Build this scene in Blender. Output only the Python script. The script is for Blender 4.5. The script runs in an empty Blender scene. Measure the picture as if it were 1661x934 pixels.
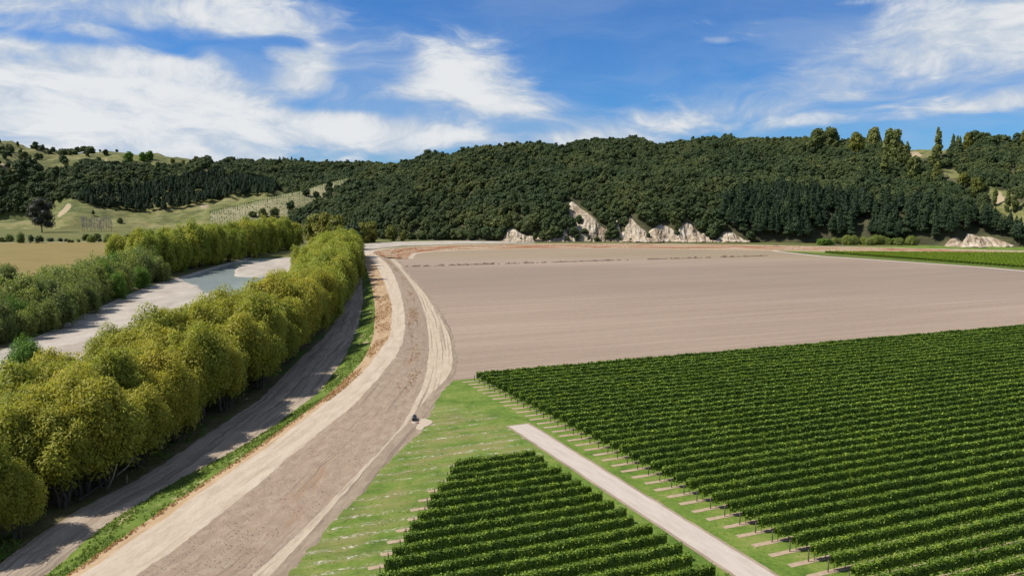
import bpy, math, random
import numpy as np
from mathutils import Vector, Matrix

# ------------------------------------------------------------------ camera, sky, sun, exposure
W0, H0 = 1661.0, 934.0            # size of the photograph the layout was surveyed from
CX, CY, F = 830.5, 467.0, 1250.0
CAM_H = 42.0
PITCH = math.atan((467 - 327) / F)
SC = bpy.context.scene
COL = SC.collection

cam_d = bpy.data.cameras.new('camera'); cam = bpy.data.objects.new('camera', cam_d); COL.objects.link(cam)
cam_d.sensor_width = 36; cam_d.lens = 36 * F / W0; cam_d.clip_start = 0.5; cam_d.clip_end = 30000
cam.location = (0, 0, CAM_H); cam.rotation_euler = (math.pi / 2 - PITCH, 0, 0)
SC.camera = cam

SUN_EL = math.radians(51)
SUN_AZ = math.atan2(-0.99, -0.10)          # clockwise from +Y: to the left, a touch behind
to_sun = Vector((math.cos(SUN_EL) * math.sin(SUN_AZ), math.cos(SUN_EL) * math.cos(SUN_AZ), math.sin(SUN_EL)))
sun_d = bpy.data.lights.new('sun', 'SUN'); sun = bpy.data.objects.new('sun', sun_d); COL.objects.link(sun)
sun_d.energy = 5.0; sun_d.angle = math.radians(0.53); sun_d.color = (1.0, 0.955, 0.88)
sun.rotation_euler = (-to_sun).to_track_quat('-Z', 'Y').to_euler()

SC.view_settings.view_transform = 'Standard'; SC.view_settings.look = 'None'
SC.view_settings.exposure = 0.42; SC.view_settings.gamma = 1.0
SC.cycles.max_bounces = 5; SC.cycles.diffuse_bounces = 2; SC.cycles.glossy_bounces = 2
SC.cycles.transmission_bounces = 3; SC.cycles.transparent_max_bounces = 4
SC.cycles.volume_bounces = 0; SC.cycles.use_denoising = True; SC.cycles.sample_clamp_indirect = 4.0
SC.cycles.caustics_reflective = False; SC.cycles.caustics_refractive = False


class NT:
    """small helper round a node tree"""
    def __init__(self, tree):
        self.t = tree; self.n = tree.nodes; self.l = tree.links
    def new(self, kind, **props):
        nd = self.n.new(kind)
        for k, v in props.items(): setattr(nd, k, v)
        return nd
    def put(self, sock, v):
        if v is None: return
        if isinstance(v, bpy.types.NodeSocket): self.l.new(v, sock)
        elif isinstance(v, (tuple, list)) and len(v) == 3 and sock.type == 'RGBA': sock.default_value = (*v, 1)
        else: sock.default_value = v
    def math(self, op, a, b=None, c=None, clamp=False):
        nd = self.new('ShaderNodeMath', operation=op, use_clamp=clamp)
        for s, v in zip(nd.inputs, (a, b, c)): self.put(s, v)
        return nd.outputs[0]
    def vmath(self, op, a, b=None):
        nd = self.new('ShaderNodeVectorMath', operation=op)
        for s, v in zip(nd.inputs, (a, b)): self.put(s, v)
        return nd.outputs['Value'] if op in ('LENGTH', 'DOT_PRODUCT') else nd.outputs[0]
    def scale(self, vec, s):
        return self.vmath('MULTIPLY', vec, tuple(s) if isinstance(s, (tuple, list)) else (s, s, s))
    def noise(self, vec, scale=1.0, detail=4.0, rough=0.55, dist=0.0, color=False):
        nd = self.new('ShaderNodeTexNoise')
        self.put(nd.inputs['Vector'], vec); nd.inputs['Scale'].default_value = scale
        nd.inputs['Detail'].default_value = detail; nd.inputs['Roughness'].default_value = rough
        nd.inputs['Distortion'].default_value = dist
        return nd.outputs['Color' if color else 'Fac']
    def ramp(self, fac, stops, ease='LINEAR'):
        nd = self.new('ShaderNodeValToRGB'); cr = nd.color_ramp; cr.interpolation = ease
        while len(cr.elements) > 1: cr.elements.remove(cr.elements[-1])
        for i, (p, c) in enumerate(stops):
            e = cr.elements[0] if i == 0 else cr.elements.new(p)
            e.position = p; e.color = (*c, 1) if isinstance(c, (tuple, list)) else (c, c, c, 1)
        self.put(nd.inputs[0], fac)
        return nd.outputs[0]
    def mix(self, fac, a, b, blend='MIX'):
        nd = self.new('ShaderNodeMix', data_type='RGBA', blend_type=blend)
        self.put(nd.inputs[0], fac); self.put(nd.inputs[6], a); self.put(nd.inputs[7], b)
        return nd.outputs[2]
    def step(self, x, lo, hi):
        nd = self.new('ShaderNodeMapRange', interpolation_type='SMOOTHSTEP')
        self.put(nd.inputs[0], x); nd.inputs[1].default_value = lo; nd.inputs[2].default_value = hi
        return nd.outputs[0]
    def sep(self, v):
        nd = self.new('ShaderNodeSeparateXYZ'); self.put(nd.inputs[0], v); return nd.outputs
    def comb(self, x, y, z):
        nd = self.new('ShaderNodeCombineXYZ')
        for s, v in zip(nd.inputs, (x, y, z)): self.put(s, v)
        return nd.outputs[0]
    def attr(self, name, out='Fac'):
        nd = self.new('ShaderNodeAttribute', attribute_name=name); return nd.outputs[out]


def pix_dir(px, py):
    u = (px - CX) / F; v = (CY - py) / F
    return (u, math.cos(PITCH) + v * math.sin(PITCH), -math.sin(PITCH) + v * math.cos(PITCH))


def make_world():
    w = bpy.data.worlds.new('World'); SC.world = w; w.use_nodes = True
    T = NT(w.node_tree); T.n.clear()
    sky = T.new('ShaderNodeTexSky', sky_type='NISHITA')
    sky.sun_disc = False; sky.sun_elevation = SUN_EL; sky.sun_rotation = SUN_AZ
    sky.altitude = 50; sky.air_density = 1.0; sky.dust_density = 0.25; sky.ozone_density = 2.2
    d = T.new('ShaderNodeTexCoord').outputs['Generated']
    x, y, z = T.sep(d)
    az = T.math('ARCTAN2', x, y)
    el = T.math('ARCSINE', z)
    # cloud layer: streaky fibres with a little warp, the same everywhere round the sky
    warp = T.noise(T.scale(d, (4, 4, 10)), 1.0, 3.0, 0.5, color=True)
    dw = T.vmath('ADD', d, T.scale(T.vmath('SUBTRACT', warp, (0.5, 0.5, 0.5)), 0.14))
    fib = T.noise(T.scale(dw, (3.0, 3.0, 17)), 1.0, 8.0, 0.60)
    puff = T.noise(T.scale(dw, (11, 11, 24)), 1.0, 7.0, 0.62)
    den = T.math('ADD', T.math('MULTIPLY', fib, 0.85), T.math('MULTIPLY', puff, 0.65))
    den = T.math('SUBTRACT', den, 0.25)
    # where the banks and the clear gaps of this afternoon's sky lie: (px, py, half width, half height, tilt, weight)
    banks = [(60, 205, 300, 75, 0.0, 0.30), (380, 205, 240, 50, 0.05, 0.30), (640, 215, 200, 22, 0.04, 0.30), (330, 30, 330, 36, -0.06, 0.30), (90, 110, 200, 38, 0.0, 0.28), (250, 100, 110, 16, 0.0, 0.22), (500, 106, 62, 34, -0.12, 0.46),
             (755, 98, 82, 42, 0.14, 0.46), (735, 148, 150, 18, 0.03, 0.42), (850, 176, 62, 8, 0.02, 0.26),
             (1330, 150, 360, 45, -0.16, 0.12), (1080, 205, 230, 30, -0.12, 0.27), (1570, 55, 180, 48, -0.08, 0.24),
             (1540, 180, 190, 13, -0.10, 0.27), (1110, 36, 85, 8, 0.05, 0.26), (1160, 67, 55, 7, 0.04, 0.26), (1390, 4, 40, 5, 0, 0.2),
             (660, 70, 70, 40, 0, -0.22), (970, 80, 110, 50, -0.1, -0.24), (400, 96, 70, 12, 0.3, -0.20), (590, 135, 45, 26, 0.0, -0.26), (500, 66, 80, 9, -0.1, -0.3), (560, 105, 26, 30, 0, -0.15), (425, 120, 30, 20, 0.2, -0.2), (450, 150, 60, 9, 0, -0.18),
             (540, 172, 130, 9, 0.0, -0.24), (930, 20, 260, 30, 0, -0.26), (1300, 60, 90, 36, 0, -0.20), (1420, 206, 260, 8, -0.04, -0.24),
             (860, 208, 80, 9, 0, -0.2), (90, 62, 60, 6, 0, -0.22), (260, 72, 70, 8, 0.3, -0.22), (1420, 164, 130, 6, -0.12, -0.2)]
    # the rest of the sky is as cloudy as the part in view
    va = T.math('POWER', 2.718, T.math('MULTIPLY', T.math('ADD', T.math('POWER', T.math('MULTIPLY', az, 1.25), 4.0), T.math('POWER', T.math('MULTIPLY', el, 3.2), 4.0)), -1.0))
    bias = T.math('MULTIPLY', T.math('SUBTRACT', 1.0, va), 0.16)
    for px, py, hw, hh, tilt, wt in banks:
        dx, dy, dz = pix_dir(px, py); L = math.sqrt(dx * dx + dy * dy + dz * dz)
        a0 = math.atan2(dx, dy); e0 = math.asin(dz / L)
        da = T.math('SUBTRACT', az, a0); de = T.math('SUBTRACT', el, e0)
        c, s = math.cos(tilt), math.sin(tilt)          # tilt > 0 falls to the right
        p = T.math('SUBTRACT', T.math('MULTIPLY', da, c * F / hw), T.math('MULTIPLY', de, s * F / hw))
        q = T.math('ADD', T.math('MULTIPLY', da, s * F / hh), T.math('MULTIPLY', de, c * F / hh))
        r2 = T.math('ADD', T.math('MULTIPLY', p, p), T.math('MULTIPLY', q, q))
        g = T.math('MULTIPLY', T.math('POWER', 2.718, T.math('MULTIPLY', r2, -0.8)), wt)
        bias = T.math('ADD', bias, g)
    tot = T.math('ADD', den, bias)
    alpha = T.math('MULTIPLY', T.step(tot, 0.53, 0.90), T.step(z, -0.02, 0.02))
    bright = T.step(T.math('ADD', tot, T.math('MULTIPLY', T.math('SUBTRACT', puff, 0.5), 0.9)), 0.55, 1.15)
    cloud = T.ramp(bright, [(0, (3.2, 4.0, 5.3)), (0.45, (4.3, 4.8, 5.45)), (1, (6.1, 6.2, 6.3))])
    skyc = T.mix(1.0, sky.outputs[0], (0.235, 0.505, 0.86), 'MULTIPLY')
    def lobe(px, py, hw, hh, tilt):
        dx, dy, dz = pix_dir(px, py); a0 = math.atan2(dx, dy); e0 = math.asin(dz / math.sqrt(dx * dx + dy * dy + dz * dz))
        da = T.math('SUBTRACT', az, a0); de = T.math('SUBTRACT', el, e0); c, s = math.cos(tilt), math.sin(tilt)
        p = T.math('SUBTRACT', T.math('MULTIPLY', da, c * F / hw), T.math('MULTIPLY', de, s * F / hw)); q = T.math('ADD', T.math('MULTIPLY', da, s * F / hh), T.math('MULTIPLY', de, c * F / hh))
        return T.math('POWER', 2.718, T.math('MULTIPLY', T.math('ADD', T.math('MULTIPLY', p, p), T.math('MULTIPLY', q, q)), -0.8))
    # thin high veil
    veil = T.math('ADD', lobe(1380, 140, 420, 75, -0.15), T.math('ADD', lobe(300, 150, 420, 110, 0.05), T.math('SUBTRACT', 1.0, va)), clamp=True)
    veil = T.math('MULTIPLY', T.math('MULTIPLY', veil, T.step(fib, 0.30, 0.70)), 0.60)
    skyc = T.mix(veil, skyc, (3.7, 4.3, 5.2))
    col = T.mix(T.math('MULTIPLY', alpha, 0.96), skyc, cloud)
    bg = T.new('ShaderNodeBackground'); T.put(bg.inputs[0], col); bg.inputs[1].default_value = 0.1
    out = T.new('ShaderNodeOutputWorld'); T.l.new(bg.outputs[0], out.inputs[0])
    w.cycles.sampling_method = 'MANUAL'; w.cycles.sample_map_resolution = 512


make_world()

# ------------------------------------------------------------------ helpers
rng = np.random.default_rng(7); random.seed(7)
HZ = 1.0063


def at(px, py, z=0.0):
    dx, dy, dz = pix_dir(px, py); t = (CAM_H - z) / -dz
    return (dx * t, dy * t)


def z_at(py, D):
    _, dy, dz = pix_dir(0, py); return CAM_H + D * dz / dy


def x_at(px, D):
    return (px - CX) / F * D / HZ


def project(P):
    P = np.asarray(P, float); x, y, z = P[..., 0], P[..., 1], P[..., 2] - CAM_H
    c, s = math.cos(PITCH), math.sin(PITCH)
    d = y * c - z * s; v = y * s + z * c
    return CX + F * x / d, CY - F * v / d


_tab = rng.random((256, 256))
def vnoise(x, y, oct=4, gain=0.5):
    x = np.asarray(x, float); y = np.asarray(y, float); out = 0; amp = 1.0; tot = 0
    for o in range(oct):
        xi = np.floor(x).astype(int); yi = np.floor(y).astype(int); fx = x - xi; fy = y - yi
        fx = fx * fx * (3 - 2 * fx); fy = fy * fy * (3 - 2 * fy)
        g = lambda a, b: _tab[(xi + a + 37 * o) & 255, (yi + b + 91 * o) & 255]
        v = (g(0, 0) * (1 - fx) + g(1, 0) * fx) * (1 - fy) + (g(0, 1) * (1 - fx) + g(1, 1) * fx) * fy
        out = out + v * amp; tot += amp; amp *= gain; x = x * 2.03 + 11.3; y = y * 2.03 + 5.7
    return out / tot * 2 - 1


def inpoly(px, py, poly):
    px = np.asarray(px, float); py = np.asarray(py, float); r = np.zeros(px.shape, bool); n = len(poly)
    for i in range(n):
        x0, y0 = poly[i]; x1, y1 = poly[(i + 1) % n]
        c = ((y0 > py) != (y1 > py)) & (px < (x1 - x0) * (py - y0) / ((y1 - y0) or 1e-9) + x0)
        r ^= c
    return r


def mesh(name, V, Fc, uv=None, attrs=None, mats=(), smooth=False, fmat=None):
    V = np.asarray(V, np.float32); m = bpy.data.meshes.new(name)
    if isinstance(Fc, np.ndarray) and Fc.ndim == 2:
        k = Fc.shape[1]; nf = len(Fc)
        m.vertices.add(len(V)); m.vertices.foreach_set('co', V.ravel())
        m.loops.add(nf * k); m.loops.foreach_set('vertex_index', Fc.astype(np.int32).ravel())
        m.polygons.add(nf); m.polygons.foreach_set('loop_start', np.arange(0, nf * k, k, dtype=np.int32))
        m.update(calc_edges=True); m.validate()
    else:
        m.from_pydata([tuple(map(float, v)) for v in V], [], [tuple(map(int, f)) for f in Fc])
    if uv is not None:
        lay = m.uv_layers.new(name='UVMap'); li = np.zeros(len(m.loops), np.int32); m.loops.foreach_get('vertex_index', li)
        lay.data.foreach_set('uv', np.asarray(uv, np.float32)[li].ravel())
    for k_, v in (attrs or {}).items():
        a = m.attributes.new(k_, 'FLOAT', 'POINT'); a.data.foreach_set('value', np.asarray(v, np.float32))
    for x in mats: m.materials.append(x)
    if fmat is not None: m.polygons.foreach_set('material_index', np.asarray(fmat, np.int32))
    if smooth: m.polygons.foreach_set('use_smooth', np.ones(len(m.polygons), bool))
    m.update()
    return m


def obj(name, data, parent=None, loc=None, label=None, cat=None, group=None, kind=None, rz=None, sc=None):
    o = bpy.data.objects.new(name, data); COL.objects.link(o)
    if parent is not None: o.parent = parent
    if loc is not None: o.location = loc
    if rz is not None: o.rotation_euler = (0, 0, rz)
    if sc is not None: o.scale = sc if isinstance(sc, (tuple, list)) else (sc, sc, sc)
    if label: o['label'] = label
    if cat: o['category'] = cat
    if group: o['group'] = group
    if kind: o['kind'] = kind
    return o


def grid_faces(nr, nc):
    i = np.arange(nr - 1)[:, None] * nc + np.arange(nc - 1)[None, :]
    i = i.ravel()
    return np.stack([i, i + 1, i + nc + 1, i + nc], 1)


def join(parts):
    """parts: list of (V, quads ndarray, attr) -> one"""
    Vs, Fs, As, off = [], [], [], 0
    for V, Q, a in parts:
        Vs.append(V); Fs.append(Q + off); As.append(np.broadcast_to(a, (len(V),)) if np.ndim(a) == 0 else a); off += len(V)
    return np.concatenate(Vs), np.concatenate(Fs), np.concatenate(As)


def tube(pts, radii, n=6, cap=True):
    pts = [Vector(p) for p in pts]; V = []; Q = []
    for i, p in enumerate(pts):
        a = pts[max(i - 1, 0)]; b = pts[min(i + 1, len(pts) - 1)]; t = (b - a).normalized()
        s = t.cross(Vector((0.31, 0.93, 0.17))).normalized(); q = t.cross(s)
        for k in range(n):
            an = 2 * math.pi * k / n; V.append(p + (s * math.cos(an) + q * math.sin(an)) * radii[i])
    for i in range(len(pts) - 1):
        for k in range(n):
            Q.append((i * n + k, i * n + (k + 1) % n, (i + 1) * n + (k + 1) % n, (i + 1) * n + k))
    if cap:
        V.append(pts[-1]); c = len(V) - 1; j = (len(pts) - 1) * n
        for k in range(0, n, 2): Q.append((j + k, j + (k + 1) % n, j + (k + 2) % n, c))
    return np.array([tuple(v) for v in V]), np.array(Q)


# ------------------------------------------------------------------ materials
def new_mat(name):
    m = bpy.data.materials.new(name); m.use_nodes = True
    T = NT(m.node_tree); T.n.clear()
    out = T.new('ShaderNodeOutputMaterial')
    return m, T, out


def principled(T, out, col, rough=0.9, bump=None, bump_s=0.3, bump_d=0.1, spec=0.2):
    b = T.new('ShaderNodeBsdfPrincipled'); T.put(b.inputs['Base Color'], col); T.put(b.inputs['Roughness'], rough)
    b.inputs['Specular IOR Level'].default_value = spec
    if bump is not None:
        bn = T.new('ShaderNodeBump'); bn.inputs['Strength'].default_value = bump_s; bn.inputs['Distance'].default_value = bump_d
        T.put(bn.inputs['Height'], bump); T.l.new(bn.outputs[0], b.inputs['Normal'])
    T.l.new(b.outputs[0], out.inputs[0])
    return b


def leaf_mat(name, ramp, per_obj=0.5, trans=0.3, k=1.3, region=0.0):
    """foliage: colour from a random value per leaf and one per tree"""
    m, T, out = new_mat(name); ramp = [(p, tuple(c_ * k for c_ in c)) for p, c in ramp]
    on = T.new('ShaderNodeObjectInfo'); oi = on.outputs['Random']
    if region:
        rg = T.step(T.noise(T.scale(on.outputs['Location'], (0.012, 0.012, 0.03)), 1.0, 3.0, 0.6), 0.35, 0.65)
        oi = T.math('ADD', T.math('MULTIPLY', oi, 1 - region), T.math('MULTIPLY', rg, region))
    f = T.math('ADD', T.math('MULTIPLY', T.attr('var'), 1 - per_obj), T.math('MULTIPLY', oi, per_obj))
    col = T.ramp(f, ramp)
    d = T.new('ShaderNodeBsdfPrincipled'); T.put(d.inputs['Base Color'], col); d.inputs['Roughness'].default_value = 0.6
    d.inputs['Specular IOR Level'].default_value = 0.25
    tr = T.new('ShaderNodeBsdfTranslucent'); T.put(tr.inputs[0], T.mix(1.0, col, (1.3, 1.35, 0.6), 'MULTIPLY'))
    mx = T.new('ShaderNodeMixShader'); mx.inputs[0].default_value = trans
    T.l.new(d.outputs[0], mx.inputs[1]); T.l.new(tr.outputs[0], mx.inputs[2]); T.l.new(mx.outputs[0], out.inputs[0])
    return m


def ground_mat(name, stops, scale=(0.5, 0.5, 0.5), fine=6.0, bump=0.5, bump_d=0.08, rough=0.95, coord='Object', patch=None, streak=None, detail=6.0):
    """soil, gravel and grass: two octaves of noise through a colour ramp, optional second colour in patches or streaks"""
    m, T, out = new_mat(name)
    green = any(c[1] > c[0] for _, c in stops); tn = (0.92, 0.86, 0.75) if green else (0.71, 0.655, 0.585)
    tint = lambda c: tuple(a * b for a, b in zip(c, tn))
    stops = [(0.5 + (p - 0.5) * 0.55, tint(c)) for p, c in stops]
    if patch: patch = (tint(patch[0]),) + tuple(patch[1:])
    if streak: streak = [(tint(q[0]),) + tuple(q[1:]) for q in streak]
    tc = T.new('ShaderNodeTexCoord').outputs[coord]
    v = T.scale(tc, scale)
    a = T.noise(v, 1.0, detail, 0.6, 0.3); b = T.noise(v, fine, 4.0, 0.65)
    f = T.math('ADD', T.math('MULTIPLY', a, 0.6), T.math('MULTIPLY', b, 0.4))
    col = T.ramp(f, stops); h = f
    if patch:
        pcol, psc, lo, hi = patch
        pm = T.step(T.noise(T.scale(tc, psc), 1.0, 6.0, 0.65, 0.6), lo, hi)
        col = T.mix(pm, col, pcol)
    if streak:
        for scol, ssc, lo, hi, amt in streak:
            sm = T.math('MULTIPLY', T.step(T.noise(T.scale(tc, ssc), 1.0, 4.0, 0.6, 0.1), lo, hi), amt)
            col = T.mix(sm, col, scol); h = T.math('SUBTRACT', h, T.math('MULTIPLY', sm, 0.5))
    principled(T, out, col, rough, h, bump, bump_d)
    return m


MAT = {}
# foliage
MAT['willow'] = leaf_mat('willow_leaf', [(0.1, (0.11, 0.128, 0.018)), (0.45, (0.178, 0.180, 0.024)), (0.75, (0.24, 0.208, 0.028)), (0.95, (0.30, 0.225, 0.04))], 0.4, 0.38, 1.6)
MAT['willow_far'] = leaf_mat('willow_far_leaf', [(0.1, (0.09, 0.115, 0.016)), (0.5, (0.15, 0.165, 0.022)), (0.9, (0.22, 0.195, 0.030))], 0.35, 0.38, 1.75)
MAT['yellowing'] = leaf_mat('yellowing_leaf', [(0.1, (0.08, 0.095, 0.018)), (0.5, (0.125, 0.13, 0.022)), (0.9, (0.185, 0.16, 0.028))], 0.5, 0.3, 1.25)
MAT['sallow'] = leaf_mat('sallow_leaf', [(0.1, (0.065, 0.085, 0.028)), (0.5, (0.105, 0.125, 0.032)), (0.9, (0.16, 0.17, 0.034))], 0.5, 0.35, 1.8)
MAT['green'] = leaf_mat('green_leaf', [(0.1, (0.05, 0.10, 0.014)), (0.9, (0.12, 0.20, 0.022))], 0.4, 0.3)
MAT['bush'] = leaf_mat('evergreen_leaf', [(0.1, (0.020, 0.033, 0.013)), (0.45, (0.036, 0.052, 0.017)), (0.75, (0.062, 0.074, 0.022)), (0.95, (0.120, 0.118, 0.030))], 0.65, 0.18, 1.75, 0.5)
MAT['pine'] = leaf_mat('pine_needle', [(0.1, (0.012, 0.024, 0.011)), (0.5, (0.022, 0.038, 0.016)), (0.95, (0.044, 0.062, 0.022))], 0.5, 0.12, 1.5)
MAT['poplar'] = leaf_mat('poplar_leaf', [(0.1, (0.05, 0.065, 0.018)), (0.5, (0.085, 0.10, 0.026)), (0.95, (0.13, 0.13, 0.028))], 0.5, 0.25, 1.5)
MAT['gum'] = leaf_mat('gum_leaf', [(0.1, (0.020, 0.024, 0.016)), (0.9, (0.055, 0.055, 0.034))], 0.2, 0.1)
MAT['twig'] = leaf_mat('bare_twig', [(0.1, (0.16, 0.14, 0.12)), (0.9, (0.34, 0.31, 0.28))], 0.3, 0.0)
MAT['vine'] = leaf_mat('vine_leaf', [(0.05, (0.032, 0.060, 0.007)), (0.5, (0.085, 0.135, 0.014)), (0.85, (0.185, 0.232, 0.022)), (1.0, (0.30, 0.335, 0.035))], 0.2, 0.2, 1.5)
MAT['vine_far'] = leaf_mat('vine_far_leaf', [(0.05, (0.07, 0.10, 0.010)), (0.5, (0.13, 0.18, 0.016)), (1.0, (0.24, 0.28, 0.03))], 0.12, 0.4, 1.6)
MAT['grass_blade'] = leaf_mat('grass_blade', [(0.1, (0.06, 0.10, 0.014)), (0.6, (0.105, 0.16, 0.024)), (0.95, (0.19, 0.21, 0.05))], 0.1, 0.3, 1.1)
MAT['turf'] = leaf_mat('turf_blade', [(0.1, (0.045, 0.085, 0.010)), (0.6, (0.085, 0.135, 0.016)), (0.95, (0.15, 0.18, 0.035))], 0.1, 0.3, 1.25)
MAT['dry_weed'] = leaf_mat('dry_weed', [(0.1, (0.24, 0.12, 0.05)), (0.5, (0.36, 0.20, 0.09)), (0.95, (0.50, 0.36, 0.21))], 0.1, 0.25, 1.15)
MAT['dead_stalk'] = leaf_mat('dead_stalk', [(0.1, (0.07, 0.045, 0.035)), (0.9, (0.17, 0.11, 0.08))], 0.3, 0.0)


def bark(name, a, b):
    return ground_mat(name, [(0.3, a), (0.7, b)], (2, 2, 0.5), 5.0, 0.6, 0.05)


MAT['bark'] = bark('bark', (0.05, 0.042, 0.034), (0.15, 0.13, 0.11))
MAT['pale_bark'] = bark('pale_bark', (0.24, 0.21, 0.17), (0.42, 0.38, 0.33))
MAT['post'] = bark('post_wood', (0.07, 0.06, 0.05), (0.20, 0.18, 0.155))

# ground
RA = math.radians(22.0)                      # heading of the vine rows
RD = np.array([math.cos(RA), math.sin(RA)]); RN = np.array([-math.sin(RA), math.cos(RA)])
MAT['valley'] = ground_mat('valley_grass', [(0.25, (0.065, 0.085, 0.022)), (0.5, (0.10, 0.115, 0.034)), (0.75, (0.16, 0.15, 0.055))], (0.012, 0.03, 0.012), 9.0, 0.3, 0.3, patch=((0.15, 0.125, 0.045), (0.006, 0.03, 0.01), 0.54, 0.64))
MAT['gold'] = ground_mat('golden_crop', [(0.25, (0.20, 0.165, 0.05)), (0.75, (0.29, 0.235, 0.085))], (0.03, 0.15, 0.1), 8.0, 0.5, 0.3)
MAT['gravel'] = ground_mat('river_gravel', [(0.2, (0.33, 0.31, 0.285)), (0.5, (0.46, 0.435, 0.40)), (0.8, (0.56, 0.535, 0.50))], (0.12, 0.05, 0.1), 9.0, 0.5, 0.12, patch=((0.36, 0.325, 0.28), (0.05, 0.02, 0.03), 0.55, 0.66))
MAT['floor'] = ground_mat('wood_floor', [(0.25, (0.06, 0.07, 0.02)), (0.5, (0.10, 0.09, 0.04)), (0.75, (0.17, 0.14, 0.09))], (0.25, 0.25, 0.25), 7.0, 0.6, 0.15, patch=((0.07, 0.14, 0.018), (0.12, 0.06, 0.1), 0.5, 0.6))
MAT['river_track'] = ground_mat('river_track_silt', [(0.2, (0.27, 0.225, 0.18)), (0.5, (0.40, 0.345, 0.285)), (0.8, (0.50, 0.44, 0.37))], (0.5, 0.12, 1), 8.0, 0.6, 0.10, coord='UV',
                                streak=[((0.17, 0.14, 0.115), (1.6, 0.02, 1), 0.54, 0.62, 0.75), ((0.24, 0.19, 0.15), (0.5, 0.015, 1), 0.50, 0.62, 0.6)])
MAT['verge'] = ground_mat('verge_grass', [(0.25, (0.055, 0.095, 0.014)), (0.55, (0.095, 0.15, 0.022)), (0.8, (0.16, 0.20, 0.045))], (0.5, 0.25, 0.5), 7.0, 0.8, 0.15, coord='UV', patch=((0.32, 0.27, 0.17), (0.5, 0.12, 1), 0.57, 0.66))
MAT['shoulder'] = ground_mat('levee_shoulder', [(0.25, (0.36, 0.25, 0.155)), (0.5, (0.45, 0.335, 0.22)), (0.8, (0.54, 0.44, 0.325))], (0.5, 0.2, 0.5), 7.0, 0.7, 0.12, coord='UV',
                             patch=((0.43, 0.31, 0.18), (0.6, 0.12, 1), 0.54, 0.64))
MAT['crest'] = ground_mat('levee_crest', [(0.2, (0.42, 0.36, 0.285)), (0.5, (0.54, 0.475, 0.395)), (0.8, (0.63, 0.57, 0.49))], (0.6, 0.12, 1), 8.0, 0.5, 0.06, coord='UV',
                          streak=[((0.42, 0.345, 0.265), (1.1, 0.025, 1), 0.55, 0.66, 0.55), ((0.34, 0.27, 0.20), (3.0, 1.2, 1), 0.66, 0.72, 0.6)])
MAT['slope'] = ground_mat('levee_tilth', [(0.2, (0.34, 0.26, 0.20)), (0.5, (0.425, 0.34, 0.265)), (0.8, (0.52, 0.435, 0.35))], (0.9, 0.35, 1), 6.0, 0.7, 0.14, coord='UV',
                          streak=[((0.19, 0.15, 0.115), (1.3, 0.02, 1), 0.56, 0.66, 0.4), ((0.22, 0.165, 0.125), (1.4, 2.6, 1), 0.63, 0.69, 0.55)], patch=((0.40, 0.28, 0.19), (0.22, 0.03, 1), 0.58, 0.70))
MAT['rut'] = ground_mat('field_track_ruts', [(0.2, (0.43, 0.365, 0.285)), (0.5, (0.53, 0.46, 0.37)), (0.8, (0.61, 0.545, 0.455))], (0.5, 0.15, 1), 8.0, 0.6, 0.08, coord='UV',
                        streak=[((0.26, 0.21, 0.165), (1.5, 0.010, 1), 0.53, 0.60, 0.75)])
MAT['margin'] = ground_mat('field_margin', [(0.2, (0.25, 0.20, 0.155)), (0.5, (0.34, 0.28, 0.22)), (0.8, (0.46, 0.385, 0.305))], (0.6, 0.15, 1), 7.0, 0.8, 0.12, coord='UV',
                           streak=[((0.18, 0.145, 0.12), (1.0, 0.012, 1), 0.55, 0.62, 0.6)])
MAT['path'] = ground_mat('lime_path', [(0.2, (0.47, 0.425, 0.395)), (0.5, (0.55, 0.505, 0.475)), (0.8, (0.61, 0.57, 0.54))], (1.2, 0.2, 1), 9.0, 0.3, 0.03, coord='UV', streak=[((0.42, 0.35, 0.30), (0.7, 0.03, 1), 0.58, 0.72, 0.5), ((0.40, 0.30, 0.21), (2.0, 0.5, 1), 0.66, 0.72, 0.5)])
MAT['strip'] = ground_mat('vine_strip_soil', [(0.2, (0.34, 0.26, 0.185)), (0.5, (0.45, 0.36, 0.27)), (0.8, (0.53, 0.44, 0.35))], (1.5, 1.5, 1), 5.0, 0.6, 0.05)
MAT['bank'] = ground_mat('far_bank', [(0.2, (0.33, 0.235, 0.155)), (0.5, (0.42, 0.325, 0.235)), (0.8, (0.52, 0.43, 0.33))], (0.15, 0.04, 1), 8.0, 0.8, 0.4, coord='UV',
                         patch=((0.32, 0.155, 0.085), (0.14, 0.02, 1), 0.47, 0.56))
MAT['cliff'] = None


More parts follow.
